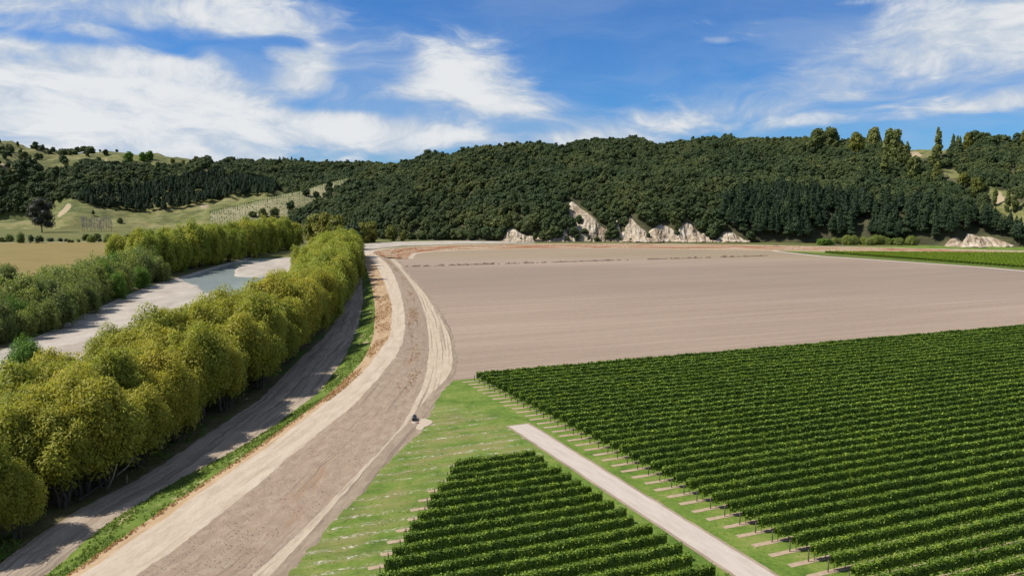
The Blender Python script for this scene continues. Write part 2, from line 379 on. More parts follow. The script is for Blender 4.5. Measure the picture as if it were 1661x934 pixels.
def field_material():
    m, T, out = new_mat('tilled_field')
    P = T.new('ShaderNodeNewGeometry').outputs['Position']
    a = T.math('ADD', T.math('MULTIPLY', T.sep(P)[0], float(RD[0])), T.math('MULTIPLY', T.sep(P)[1], float(RD[1])))
    b = T.math('ADD', T.math('MULTIPLY', T.sep(P)[0], float(RN[0])), T.math('MULTIPLY', T.sep(P)[1], float(RN[1])))
    rc = T.comb(a, b, 0.0)
    big = T.noise(T.scale(rc, (0.004, 0.012, 1)), 1.0, 4.0, 0.55, 0.3)
    fine = T.noise(T.scale(rc, (0.35, 0.7, 1)), 1.0, 7.0, 0.75)
    line = T.noise(T.scale(rc, (0.008, 0.75, 1)), 1.0, 4.0, 0.7); wide = T.noise(T.scale(rc, (0.006, 0.16, 1)), 1.0, 3.0, 0.6)
    f = T.math('ADD', T.math('ADD', T.math('MULTIPLY', big, 0.25), T.math('MULTIPLY', fine, 0.25)), T.math('ADD', T.math('MULTIPLY', line, 0.3), T.math('MULTIPLY', wide, 0.2)))
    col = T.ramp(f, [(0.38, (0.185, 0.134, 0.098)), (0.5, (0.250, 0.186, 0.137)), (0.62, (0.318, 0.243, 0.184))])
    # darker damp belt across the middle, olive new growth at the far end, pale clods near the levee
    y = T.math('ADD', T.sep(P)[1], T.math('MULTIPLY', T.math('SUBTRACT', big, 0.5), 120.0))
    damp = T.math('MULTIPLY', T.step(y, 300, 400), T.math('SUBTRACT', 1.0, T.step(y, 470, 560)))
    col = T.mix(T.math('MULTIPLY', damp, 0.45), col, (0.165, 0.127, 0.100))
    oliv = T.step(T.math('ADD', T.sep(P)[1], T.math('MULTIPLY', T.sep(P)[0], 0.02)), 545, 600)
    col = T.mix(T.math('MULTIPLY', oliv, 0.55), col, (0.215, 0.170, 0.098))
    clod = T.step(T.noise(T.scale(rc, (1.6, 2.2, 1)), 1.0, 3.0, 0.6), 0.62, 0.72)
    col = T.mix(T.math('MULTIPLY', clod, 0.35), col, (0.10, 0.075, 0.06))
    principled(T, out, col, 0.95, T.math('ADD', fine, line), 0.6, 0.12)
    return m


def headland_material():
    m, T, out = new_mat('headland_grass')
    P = T.new('ShaderNodeNewGeometry').outputs['Position']
    a = T.math('ADD', T.math('MULTIPLY', T.sep(P)[0], float(RD[0])), T.math('MULTIPLY', T.sep(P)[1], float(RD[1])))
    b = T.math('ADD', T.math('MULTIPLY', T.sep(P)[0], float(RN[0])), T.math('MULTIPLY', T.sep(P)[1], float(RN[1])))
    rc = T.comb(a, b, 0.0)
    n1 = T.noise(T.scale(P, 0.16), 1.0, 7.0, 0.7, 0.4); n2 = T.noise(T.scale(P, 1.6), 1.0, 6.0, 0.75)
    f = T.math('ADD', T.math('MULTIPLY', n1, 0.6), T.math('MULTIPLY', n2, 0.4))
    col = T.ramp(f, [(0.38, (0.050, 0.090, 0.011)), (0.47, (0.085, 0.138, 0.016)), (0.54, (0.120, 0.165, 0.026)), (0.64, (0.20, 0.195, 0.058))])
    worn = T.attr('worn')
    dry = T.math('MULTIPLY', worn, T.step(T.noise(T.scale(rc, (0.10, 0.30, 1)), 1.0, 6.0, 0.7, 0.6), 0.42, 0.62))
    col = T.mix(T.math('MULTIPLY', dry, 0.8), col, (0.19, 0.16, 0.062))
    # old vine lines: broken rows of pale rubble 2.9 m apart
    fr = T.math('FRACT', T.math('DIVIDE', T.math('ADD', b, T.math('MULTIPLY', T.math('SUBTRACT', n1, 0.5), 1.6)), 2.9))
    st = T.step(T.math('ABSOLUTE', T.math('SUBTRACT', fr, 0.5)), 0.26, 0.04)
    pt = T.step(T.noise(T.scale(rc, (0.9, 1.6, 1)), 1.0, 7.0, 0.8, 1.2), 0.525, 0.56)
    sel = T.step(T.noise(T.scale(rc, (0.05, 0.16, 1)), 1.0, 2.0, 0.5), 0.38, 0.50)
    rub = T.math('MULTIPLY', T.math('MULTIPLY', st, pt), T.math('MULTIPLY', sel, T.step(worn, 0.0, 0.5)))
    col = T.mix(rub, col, (0.46, 0.40, 0.31))
    principled(T, out, col, 0.9, T.math('ADD', n2, T.math('MULTIPLY', rub, 0.3)), 0.7, 0.12)
    return m


def hill_material(name, g0, g1, g2, soil=(0.30, 0.235, 0.145)):
    m, T, out = new_mat(name)
    P = T.new('ShaderNodeNewGeometry').outputs['Position']
    n1 = T.noise(T.scale(P, (0.012, 0.012, 0.03)), 1.0, 8.0, 0.68, 0.6); n2 = T.noise(T.scale(P, (0.06, 0.06, 0.35)), 1.0, 7.0, 0.72, 0.5)
    f = T.math('ADD', T.math('MULTIPLY', n1, 0.5), T.math('MULTIPLY', n2, 0.5))
    col = T.ramp(f, [(0.41, g0), (0.5, g1), (0.59, g2)])
    bare = T.math('ADD', T.attr('bare'), T.math('MULTIPLY', T.step(n2, 0.64, 0.72), 0.35))
    sc_ = T.step(T.math('ADD', bare, T.math('MULTIPLY', T.math('SUBTRACT', n2, 0.5), 0.7)), 0.4, 0.55)
    col = T.mix(sc_, col, soil)
    principled(T, out, col, 0.95, f, 0.8, 2.0)
    return m


def cliff_material():
    m, T, out = new_mat('pale_cliff')
    P = T.new('ShaderNodeNewGeometry').outputs['Position']
    n1 = T.noise(T.scale(P, (0.10, 0.10, 0.05)), 1.0, 6.0, 0.65, 0.6); n2 = T.noise(T.scale(P, (0.25, 0.25, 0.6)), 1.0, 6.0, 0.7)
    f = T.math('ADD', T.math('MULTIPLY', n1, 0.6), T.math('MULTIPLY', n2, 0.4))
    col = T.ramp(f, [(0.38, (0.13, 0.092, 0.055)), (0.46, (0.25, 0.19, 0.13)), (0.53, (0.37, 0.305, 0.225)), (0.64, (0.48, 0.42, 0.335))])
    grn = T.step(T.noise(T.scale(P, (0.09, 0.09, 0.14)), 1.0, 5.0, 0.7, 0.5), 0.59, 0.66)
    col = T.mix(T.math('MULTIPLY', grn, 0.8), col, (0.10, 0.10, 0.04))
    principled(T, out, col, 0.95, f, 1.0, 1.2)
    return m


def water_material():
    m, T, out = new_mat('river_water')
    P = T.new('ShaderNodeNewGeometry').outputs['Position']
    n = T.noise(T.scale(P, (0.05, 0.02, 1)), 1.0, 4.0, 0.6, 0.4)
    col = T.ramp(n, [(0.3, (0.25, 0.29, 0.285)), (0.7, (0.33, 0.375, 0.37))])  # pale blue-grey: the sky's reflection is put into the base colour
    r = T.noise(T.scale(P, (0.9, 0.35, 1)), 1.0, 4.0, 0.6)
    b = principled(T, out, col, 0.12, r, 0.10, 0.10, 0.5); b.inputs['IOR'].default_value = 1.33
    return m


MAT['field'] = field_material(); MAT['headland'] = headland_material(); MAT['cliff'] = cliff_material(); MAT['water'] = water_material()
MAT['hill_grass'] = hill_material('hill_grass', (0.055, 0.070, 0.020), (0.115, 0.120, 0.036), (0.19, 0.165, 0.070))
MAT['hill_bush'] = hill_material('hill_under_trees', (0.035, 0.035, 0.017), (0.055, 0.055, 0.025), (0.085, 0.08, 0.035), (0.12, 0.09, 0.055))
MAT['hill_planted'] = hill_material('hill_planted', (0.12, 0.118, 0.052), (0.17, 0.16, 0.08), (0.22, 0.195, 0.11))

# ------------------------------------------------------------------ the levee and the river: bands between surveyed edges
EDGE = {  # (pixel x, pixel y) down the picture, and the height of that edge above the field
    'A': (0.25, [(-40, 945), (0, 911), (107, 835), (180, 800), (250, 765), (322, 711), (420, 650), (474, 594), (528, 545), (557, 497), (572, 470), (580, 440), (586, 420), (588, 412)]),
    'B': (0.35, [(73, 934), (150, 865), (215, 822), (286, 779), (358, 743), (420, 708), (519, 635), (557, 584), (580, 533), (589, 494), (588, 462), (588, 436), (589, 415)]),
    'C': (2.1, [(108, 934), (286, 812), (420, 724), (538, 637), (593, 581), (606, 545), (609, 500), (604, 468), (596, 440), (590, 423), (589, 412)]),
    'D': (2.6, [(128, 934), (290, 824), (451, 712), (557, 632), (592, 600), (634, 545), (637, 500), (625, 460), (610, 430), (597, 415), (592, 409)]),
    'E': (2.6, [(222, 934), (380, 816), (467, 743), (577, 654), (625, 600), (648, 570), (657, 540), (656, 500), (646, 460), (631, 430), (613, 415), (602, 409)]),
    'F': (0.3, [(407, 934), (523, 829), (566, 780), (609, 736), (652, 689), (682, 635), (691, 610), (697, 565), (692, 517), (679, 478), (657, 446), (640, 427), (632, 420), (627, 413)]),
    'G': (0.2, [(437, 934), (534, 829), (577, 779), (616, 734), (659, 689), (700, 635), (731, 610), (735, 581), (728, 539), (708, 504), (689, 475), (663, 446), (648, 427), (642, 420), (638, 413)]),
    'H': (0.03, [(466, 934), (534, 857), (609, 775), (652, 732), (691, 693), (706, 654), (722, 630), (742, 612), (746, 581), (737, 539), (716, 504), (697, 475), (670, 446), (654, 427), (648, 420), (644, 413)]),
}
YS = 45.0 * (600.0 / 45.0) ** np.linspace(0, 1, 520)


def edge_x(pts, z):
    w = sorted(((at(px, py, z)) for px, py in pts), key=lambda p: p[1])
    X = np.array([p[0] for p in w]); Y = np.array([p[1] for p in w])
    s0 = (X[1] - X[0]) / (Y[1] - Y[0]) * 0.8
    x = np.interp(YS, Y, X); x = np.where(YS < Y[0], X[0] + s0 * (YS - Y[0]), x)
    k = np.exp(-0.5 * (np.arange(-18, 19) / 8.0) ** 2); k /= k.sum()
    xp = np.concatenate([x[0] + (x[0] - x[1:19][::-1]), x, x[-1] + (x[-1] - x[-19:-1][::-1])])
    return np.convolve(xp, k, 'valid')


EX = {k: edge_x(p, z) for k, (z, p) in EDGE.items()}; EZ = {k: z for k, (z, p) in EDGE.items()}
for i, k in enumerate('ABCDEFGH'):                      # ragged, never ruler-straight
    amp = {'A': 0.9, 'B': 0.5, 'C': 0.25, 'D': 0.45, 'E': 0.6, 'F': 0.3, 'G': 0.3, 'H': 0.9}[k]
    EX[k] = EX[k] + amp * vnoise(YS * 0.14 + i * 17, YS * 0 + i * 3.3, 6, 0.75)
order = 'ABCDEFGH'
for a, b in zip(order[:-1], order[1:]): EX[b] = np.maximum(EX[b], EX[a] + 0.5)


def line_x(pts):     # (X, Y) survey points already in metres
    Y = np.array([p[1] for p in pts], float); X = np.array([p[0] for p in pts], float)
    return np.interp(YS, Y, X)


EX['L0'] = line_x([(-60, 45), (-95, 110)] + [at(px, py, -1.0) for px, py in [(3, 563), (51, 552), (90, 534), (123, 516), (154, 503), (193, 485), (231, 469), (278, 454), (350, 432), (420, 414), (470, 406)]])
EX['L1'] = line_x([(-48, 45), (-66, 90), (-78, 115), (-83, 137), (-90, 200), (-104, 300), (-118, 383), (-132, 435), (-146, 520), (-160, 600)])
EX['L0'] = np.minimum(EX['L0'], EX['L1'] - 14); EX['L0'] = np.convolve(np.pad(EX['L0'], 12, 'edge'), np.ones(25) / 25, 'valid')
EX['K'] = EX['L0'] - 16


def band(name, a, b, za, zb, mat, n=7, rough=0.03, parent=None):
    xa, xb = EX[a], EX[b]; t = np.linspace(0, 1, n)
    X = xa[:, None] * (1 - t) + xb[:, None] * t; Y = np.repeat(YS[:, None], n, 1)
    if callable(za): Z = za(X, Y, t)
    else: Z = za * (1 - t) + zb * t + 0 * X
    edge = np.minimum(t, 1 - t) > 1e-6
    Z = Z + rough * vnoise(X * 0.9, Y * 0.5, 3) * edge * 2
    V = np.stack([X, Y, Z], -1).reshape(-1, 3)
    uv = np.stack([X - xa[:, None], Y], -1).reshape(-1, 2)
    o = obj(name, mesh(name, V, grid_faces(len(YS), n), uv=uv, mats=[mat], smooth=True), parent, kind=None if parent else 'structure')
    return o


band('riverside_track', 'A', 'B', .25, .35, MAT['river_track'], 10, 0.05)
band('grass_verge', 'B', 'C', .35, 2.1, MAT['verge'], 8, 0.06)
band('levee_shoulder', 'C', 'D', 2.1, 2.6, MAT['shoulder'], 6, 0.05)
band('levee_track', 'D', 'E', 2.6, 2.6, MAT['crest'], 9, 0.02)
band('levee_slope', 'E', 'F', 2.6, .3, MAT['slope'], 16, 0.05)
band('field_track', 'F', 'G', .3, .2, MAT['rut'], 8, 0.05)
band('field_margin', 'G', 'H', .2, -.04, MAT['margin'], 6, 0.04)
band('woodland_floor', 'L1', 'A', -0.9, .25, MAT['floor'], 12, 0.12)

WATER_Z = -1.75
wet = [[at(*p, WATER_Z) for p in poly] for poly in (
    [(286, 452), (303, 446), (350, 433), (420, 413), (470, 405), (520, 400), (470, 470), (335, 475), (321, 468), (314, 458), (297, 453)],)]
isl = [at(*p, WATER_Z) for p in [(378, 443), (382, 436), (392, 430), (420, 426), (445, 421), (470, 417), (500, 425), (480, 452), (425, 450), (380, 449)]]


def bed(X, Y, t):
    xr = np.interp(Y, YS, EX['L1']); xl = np.interp(Y, YS, EX['L0'])
    nx = X + 2.5 * vnoise(X * .08, Y * .05, 3); ny = Y + 6 * vnoise(X * .05 + 9, Y * .04, 3)
    w_ = np.zeros(X.shape)
    for p in wet: w_ = np.maximum(w_, inpoly(nx, ny, p))
    w_ = w_ * ~inpoly(nx, ny, isl)
    near = (Y < 390) & (nx > xr - 19)
    w_ = np.maximum(w_, near)
    k = np.array([.25, .5, .25])
    for _ in range(2):
        w_ = np.apply_along_axis(lambda r: np.convolve(np.pad(r, 1, 'edge'), k, 'valid'), 0, w_)
        w_ = np.apply_along_axis(lambda r: np.convolve(np.pad(r, 1, 'edge'), k, 'valid'), 1, w_)
    z = -1.15 - 1.5 * w_ + 0.12 * vnoise(X * 0.12, Y * 0.06, 3)
    z = np.where(t > 0.999, -0.9, z); z = np.where(t < 0.001, -0.8, z)
    return z


band('gravel_bed', 'L0', 'L1', bed, None, MAT['gravel'], 60, 0.03)
band('river_bank', 'K', 'L0', 0.02, -0.8, MAT['floor'], 6, 0.1)
xa, xb = EX['L0'] + 0.3, EX['L1'] - 0.3
V = np.stack([np.stack([xa, YS, YS * 0 + WATER_Z], -1), np.stack([xb, YS, YS * 0 + WATER_Z], -1)], 1).reshape(-1, 3)
obj('river_water', mesh('river_water', V, grid_faces(len(YS), 2), mats=[MAT['water']]), kind='structure')

# base sheet to the horizon; it dips under the river corridor
gx = np.concatenate([[-9000, -5000, -2500, -1400, -900, -600, -420], np.arange(-330, -20, 5.0), [0, 60, 200, 500, 1000, 2500, 5000, 9000]])
gy = np.concatenate([[-3000, -800, -200, 0, 25, 40], np.arange(50, 640, 5.0), [680, 760, 900, 1200, 1800, 3000, 5000, 9000]])
GX, GY = np.meshgrid(gx, gy)
inside = (GX > np.interp(GY, YS, EX['K']) + 3) & (GX < np.interp(GY, YS, EX['G']) - 1) & (GY > 46) & (GY < 596)
GZ = np.where(inside, -4.0, -0.06)
obj('ground', mesh('ground', np.stack([GX, GY, GZ], -1).reshape(-1, 3), grid_faces(len(gy), len(gx)), mats=[MAT['valley']]), kind='structure')

# far levee, sweeping right along the end of the field
crest_px = [(592, 415), (597, 410.5), (606, 406.5), (625, 403.3), (660, 400.6), (720, 398), (800, 396.2), (900, 395.2), (1000, 395.2), (1100, 395.8), (1200, 397), (1300, 399), (1450, 402), (1661, 407), (1900, 413)]
cp = np.array([at(px, py, 2.6) for px, py in crest_px])
sarc = np.concatenate([[0], np.cumsum(np.hypot(*np.diff(cp, axis=0).T))])
ss = np.linspace(0, sarc[-1], 420); fl = np.stack([np.interp(ss, sarc, cp[:, 0]), np.interp(ss, sarc, cp[:, 1])], 1)
k = np.ones(13) / 13
for c in (0, 1): fl[:, c] = np.convolve(np.pad(fl[:, c], 6, 'edge'), k, 'valid')
tg = np.gradient(fl, axis=0); tg /= np.linalg.norm(tg, axis=1)[:, None]; nrm = np.stack([tg[:, 1], -tg[:, 0]], 1)   # to the field side


def sweep(name, offs, zs, mat, n_rag=0.5, dz=0.0):
    rows = []
    for j, (o_, z) in enumerate(zip(offs, zs)):
        p = fl + nrm * (o_ + n_rag * vnoise(ss * 0.1 + j * 7 + o_, ss * 0 + j, 4))[:, None]
        rows.append(np.stack([p[:, 0], p[:, 1], np.full(len(p), z + dz) + (0.15 * vnoise(ss * .3, ss * 0 + o_, 3) if 0 < j < len(offs) - 1 else 0)], 1))
    V = np.stack(rows, 1); uv = np.stack([np.broadcast_to(np.array(offs), (len(ss), len(offs))), np.repeat(ss[:, None], len(offs), 1)], -1)
    return obj(name, mesh(name, V.reshape(-1, 3), grid_faces(len(ss), len(offs)), uv=uv.reshape(-1, 2), mats=[mat], smooth=True), kind='structure')


sweep('far_levee_river_slope', [-30, -16, -8, -3], [-0.05, 0.4, 1.4, 2.55], MAT['gravel'], 0.6)
sweep('far_levee_track', [-3, 0, 3], [2.55, 2.6, 2.55], MAT['crest'], 0.3, 0.01)
sweep('far_levee_slope', [3, 8, 14, 20, 26, 32], [2.55, 2.1, 1.5, 0.9, 0.35, 0.0], MAT['bank'], 0.5)
sweep('far_field_track', [31, 33, 35], [0.1, 0.1, 0.02], MAT['rut'], 0.3, 0.02)

# ------------------------------------------------------------------ field, headland, path, road
def sheet(name, pts, z, mat, parent=None, **kw):
    ar = sum(pts[i - 1][0] * pts[i][1] - pts[i][0] * pts[i - 1][1] for i in range(len(pts)))
    if ar < 0: pts = pts[::-1]
    return obj(name, mesh(name, [(x, y, z) for x, y in pts], [list(range(len(pts)))], mats=[mat]), parent, **({'kind': 'structure'} if not parent else {}), **kw)


P0 = np.array(at(793.7, 631.0)); PE = np.array(at(1343, 927.3)); STEP = (PE - P0) / 33.0     # base of the row-end posts
near0 = P0 - STEP * 3.9
fe0 = near0 - RD * 12; fe1 = near0 + RD * 520
far_toe = [tuple(fl[i] + nrm[i] * 31) for i in range(30, 420, 10)]
hx = np.interp(np.linspace(170, 560, 60), YS, EX['H']) - 1.2
left_side = list(zip(hx, np.linspace(170, 560, 60)))
road = np.array([at(px, py) for px, py in [(1224, 399.5), (1240, 403), (1262, 408), (1330, 415.5), (1420, 421.5), (1500, 427), (1600, 434), (1661, 439.5), (1760, 448), (1950, 466)]])
fld = [tuple(fe0)] + left_side + [q for q in far_toe if q[0] > hx[-1] + 4 and q[0] < road[0][0]] + [tuple(p) for p in road] + [tuple(fe1)]
sheet('tilled_field', fld, 0.012, MAT['field'])

hxs = np.arange(-60, 260, 2.0); hys = np.arange(50, 330, 2.0); QX, QY = np.meshgrid(hxs, hys)
worn_poly = [at(*p) for p in [(700, 655), (820, 690), (880, 735), (720, 760), (560, 960), (430, 960), (560, 830), (680, 700)]]
wn = inpoly(QX, QY, worn_poly).astype(float); kk = np.ones(5) / 5
for ax in (0, 1): wn = np.apply_along_axis(lambda r: np.convolve(np.pad(r, 2, 'edge'), kk, 'valid'), ax, wn)
obj('headland_grass', mesh('headland_grass', np.stack([QX, QY, QX * 0 - 0.02], -1).reshape(-1, 3), grid_faces(len(hys), len(hxs)), attrs={'worn': wn.ravel()}, mats=[MAT['headland']]), kind='structure')


def ribbon(name, c, w, z, mat, rag=0.12, n=5, cap0=0.0):
    c = np.asarray(c, float); s = np.concatenate([[0], np.cumsum(np.hypot(*np.diff(c, axis=0).T))])
    q = np.arange(0, s[-1], 1.0); cc = np.stack([np.interp(q, s, c[:, 0]), np.interp(q, s, c[:, 1])], 1)
    t = np.gradient(cc, axis=0); t /= np.linalg.norm(t, axis=1)[:, None]; nn = np.stack([t[:, 1], -t[:, 0]], 1)
    offs = np.linspace(-.5, .5, n); V = []
    for j, o_ in enumerate(offs):
        e = rag * vnoise(q * 0.35 + 50 * o_, q * 0 + o_ * 9, 4, 0.65) if abs(o_) == .5 else 0
        V.append(cc + nn * (w * o_ + e)[:, None] if np.ndim(e) else cc + nn * (w * o_))
    V = np.stack(V, 1); V = np.concatenate([V, np.full(V.shape[:2] + (1,), z)], -1)
    uv = np.stack([np.broadcast_to((offs + .5) * w, V.shape[:2]), np.repeat(q[:, None], n, 1)], -1)
    return obj(name, mesh(name, V.reshape(-1, 3), grid_faces(len(q), n), uv=uv.reshape(-1, 2), mats=[mat]), kind='structure')


pl0 = np.array(at(818, 690)); pr0 = np.array(at(864, 688)); pl1 = np.array(at(1192, 934)); pr1 = np.array(at(1262, 934))
pa = (pl0 + pr0) / 2; pb = (pl1 + pr1) / 2; pd = (pb - pa) / np.linalg.norm(pb - pa)
pw = np.linalg.norm((pr1 - pl1) - pd * ((pr1 - pl1) @ pd)) * 0.90
ribbon('gravel_path', [pa, pb + pd * 30], pw, 0.02, MAT['path'], 0.18, 7)
ribbon('path_edge', [pa - pd * .4, pb + pd * 30], pw + 1.0, 0.01, MAT['margin'], 0.25, 7)
ribbon('field_road', road, 5.0, 0.03, MAT['path'], 0.3)

# ------------------------------------------------------------------ hills
class Hill:
    def __init__(self, name, pxs, lines, mat, namp=4.0, nsc=0.012, nt=60, bare=None, seed=0, gully=0.0):
        """lines: front to back, each (px list, depth list, height list); lofted into one slope"""
        self.px = pxs; L = []
        for xs, Ds, zs in lines: L.append((np.interp(pxs, xs, Ds), np.interp(pxs, xs, zs)))
        t = np.linspace(0, len(L) - 1, nt); D = np.zeros((nt, len(pxs))); Z = D.copy()
        for i, tt in enumerate(t):
            j = min(int(tt), len(L) - 2); u = tt - j
            p0, p1, p2, p3 = L[max(j - 1, 0)], L[j], L[j + 1], L[min(j + 2, len(L) - 1)]
            for arr, c in ((D, 0), (Z, 1)):
                a, b = p1[c], p2[c]; ma = (p2[c] - p0[c]) / 2 * 0.8; mb = (p3[c] - p1[c]) / 2 * 0.8
                arr[i] = (2 * u**3 - 3 * u**2 + 1) * a + (u**3 - 2 * u**2 + u) * ma + (-2 * u**3 + 3 * u**2) * b + (u**3 - u**2) * mb
        k = np.exp(-0.5 * (np.arange(-4, 5) / 2.0) ** 2); k /= k.sum()
        Z = np.apply_along_axis(lambda r: np.convolve(np.pad(r, 4, 'edge'), k, 'valid'), 1, Z)
        X = x_at(pxs[None, :], D); Y = D
        fade = np.clip(np.minimum(t / 0.6, (len(L) - 1 - t) / 0.6 + 0.4), 0, 1)[:, None]
        Z = Z + fade * (namp * vnoise(X * nsc + seed, Y * nsc, 4) - gully * np.abs(vnoise(X * nsc * 1.4 + 31 + seed, Y * nsc * .5, 3)) - gully * .35 * np.abs(vnoise(X * nsc * 4 + 11 + seed, Y * nsc * 1.6, 2)))
        self.V = np.stack([X, Y, Z], -1); self.nt = nt
        b = bare(*project(self.V)) if bare else np.zeros(X.shape)
        self.o = obj(name, mesh(name, self.V.reshape(-1, 3), grid_faces(nt, len(pxs)), attrs={'bare': b.ravel()}, mats=[mat], smooth=True), kind='structure')
        self.ppx, self.ppy = project(self.V)

    def sample(self, n, r, lo=0.0, hi=1.0):
        i = r.random(n) * (hi - lo) * (self.nt - 1) + lo * (self.nt - 1); j = r.random(n) * (len(self.px) - 1)
        return self.at_ij(i, j)

    def at_ij(self, i, j):
        i0 = np.clip(i.astype(int), 0, self.nt - 2); j0 = np.clip(j.astype(int), 0, len(self.px) - 2); u = (i - i0)[:, None]; v = (j - j0)[:, None]; G = self.V
        return (G[i0, j0] * (1 - u) + G[i0 + 1, j0] * u) * (1 - v) + (G[i0, j0 + 1] * (1 - u) + G[i0 + 1, j0 + 1] * u) * v

    def uniform(self, spacing, r):
        """points spread evenly over the slope's area"""
        A = self.V; e1 = A[1:, :-1] - A[:-1, :-1]; e2 = A[:-1, 1:] - A[:-1, :-1]
        ar = np.linalg.norm(np.cross(e1, e2), axis=-1); n = r.poisson(ar / spacing ** 2)
        ii, jj = np.nonzero(n); i = np.repeat(ii, n[ii, jj]).astype(float); j = np.repeat(jj, n[ii, jj]).astype(float)
        return self.at_ij(i + r.random(len(i)), j + r.random(len(j)))

    def point(self, px, py):
        """nearest point of the slope seen at that pixel"""
        j = np.interp(px, self.px, np.arange(len(self.px))); j0 = min(int(j), len(self.px) - 2); v = j - j0
        C = self.V[:, j0] * (1 - v) + self.V[:, j0 + 1] * v; y = project(C)[1]
        for i in range(self.nt - 1):
            if (y[i] >= py >= y[i + 1]):
                u = (y[i] - py) / (y[i] - y[i + 1] + 1e-9); return C[i] * (1 - u) + C[i + 1] * u
        return C[int(np.argmin(np.abs(y - py)))]


def blob(x, y, cx, cy, rx, ry, rot=0.0):
    c, s = math.cos(rot), math.sin(rot); a = (x - cx) * c + (y - cy) * s; b = -(x - cx) * s + (y - cy) * c
    return np.exp(-((a / rx) ** 2 + (b / ry) ** 2))


# main forested hill (tree tops make the skyline, so the ground sits a crown lower)
sky = [(430, 372), (470, 352), (500, 334), (530, 312), (560, 302), (590, 290), (626, 274), (657, 264), (698, 252), (760, 241), (820, 236), (870, 236), (915, 240), (960, 233), (1035, 229), (1070, 234), (1130, 233), (1220, 229), (1270, 226), (1310, 224), (1340, 231), (1400, 233), (1460, 238), (1480, 238), (1520, 234), (1580, 233), (1640, 236), (1661, 236), (1760, 230), (1900, 240)]
spx = np.array([s[0] for s in sky], float); spy = np.array([s[1] for s in sky], float)
base_x = np.array([430, 520, 640, 830, 1000, 1200, 1400, 1560, 1661, 1760, 1900.])
base_d = np.array([960, 930, 850, 815, 808, 800, 768, 730, 706, 690, 670.])
rd = np.interp(spx, base_x, base_d) + np.interp(spx, [430, 530, 700, 1000, 1450, 1900], [60, 130, 290, 350, 420, 420])
rz = np.array([z_at(y, d) for y, d in zip(spy, rd)])
bd = np.interp(spx, base_x, base_d)
mpx = np.arange(430, 1901, 7.0)
main_hill = Hill('forest_hill', mpx, [
    (spx, bd - 25, spx * 0 - 1.0), (spx, bd + 2, rz * 0.05), (spx, bd + np.minimum(40, (rd - bd) * .3), rz * 0.33), (spx, bd + (rd - bd) * 0.52, rz * 0.68),
    (spx, rd, rz), (spx, rd + 130, rz - 8), (spx, rd + 450, rz * 0.5)], MAT['hill_bush'], 9.0, 0.009, 90, seed=3, gully=24.0,
    bare=lambda x, y: 1.2 * blob(x, y, 1482, 252, 14, 6) + 0.8 * blob(x, y, 1648, 268, 6, 22, -0.3) + blob(x, y, 1620, 322, 12, 12))
GRASS_R = [[(1462, 234), (1535, 234), (1550, 240), (1500, 262), (1470, 262)], [(1560, 238), (1580, 240), (1570, 254), (1555, 248)], [(1518, 270), (1545, 268), (1562, 282), (1590, 300), (1570, 302), (1540, 292)],
           [(1596, 302), (1625, 300), (1661, 325), (1700, 345), (1700, 375), (1650, 372), (1600, 330)], [(1640, 250), (1650, 255), (1652, 285), (1634, 288)]]
gv = np.zeros(main_hill.ppx.shape)
for g_ in GRASS_R: gv = np.maximum(gv, inpoly(main_hill.ppx, main_hill.ppy, g_))
patch_f = []
for i in range(main_hill.nt - 1):
    for j in range(len(mpx) - 1):
        if gv[i, j] and gv[i + 1, j + 1]: patch_f.append(i * (len(mpx) - 1) + j)
main_hill.o.data.materials.append(MAT['hill_grass'])
mi = np.zeros(len(main_hill.o.data.polygons), np.int32); mi[patch_f] = 1; main_hill.o.data.polygons.foreach_set('material_index', mi)

# planted spur between the forest hill and the far left range
cx_ = [340, 400, 469, 508, 544, 590, 611, 640, 700]; cy_ = [345, 332, 314, 306, 297, 286, 279, 271, 262]
cd = np.array([1060, 1090, 1130, 1160, 1190, 1230, 1250, 1280, 1330.]); cz = np.array([z_at(y, d) for y, d in zip(cy_, cd)])
spur = Hill('planted_spur', np.arange(340, 701, 5.0), [
    (cx_, cd - 190, cz * 0 - 1.5), (cx_, cd - 120, cz * 0.36), (cx_, cd, cz), (cx_, cd + 60, cz - 6), (cx_, cd + 200, cz * 0.4)], MAT['hill_planted'], 2.5, 0.02, 46, seed=9)

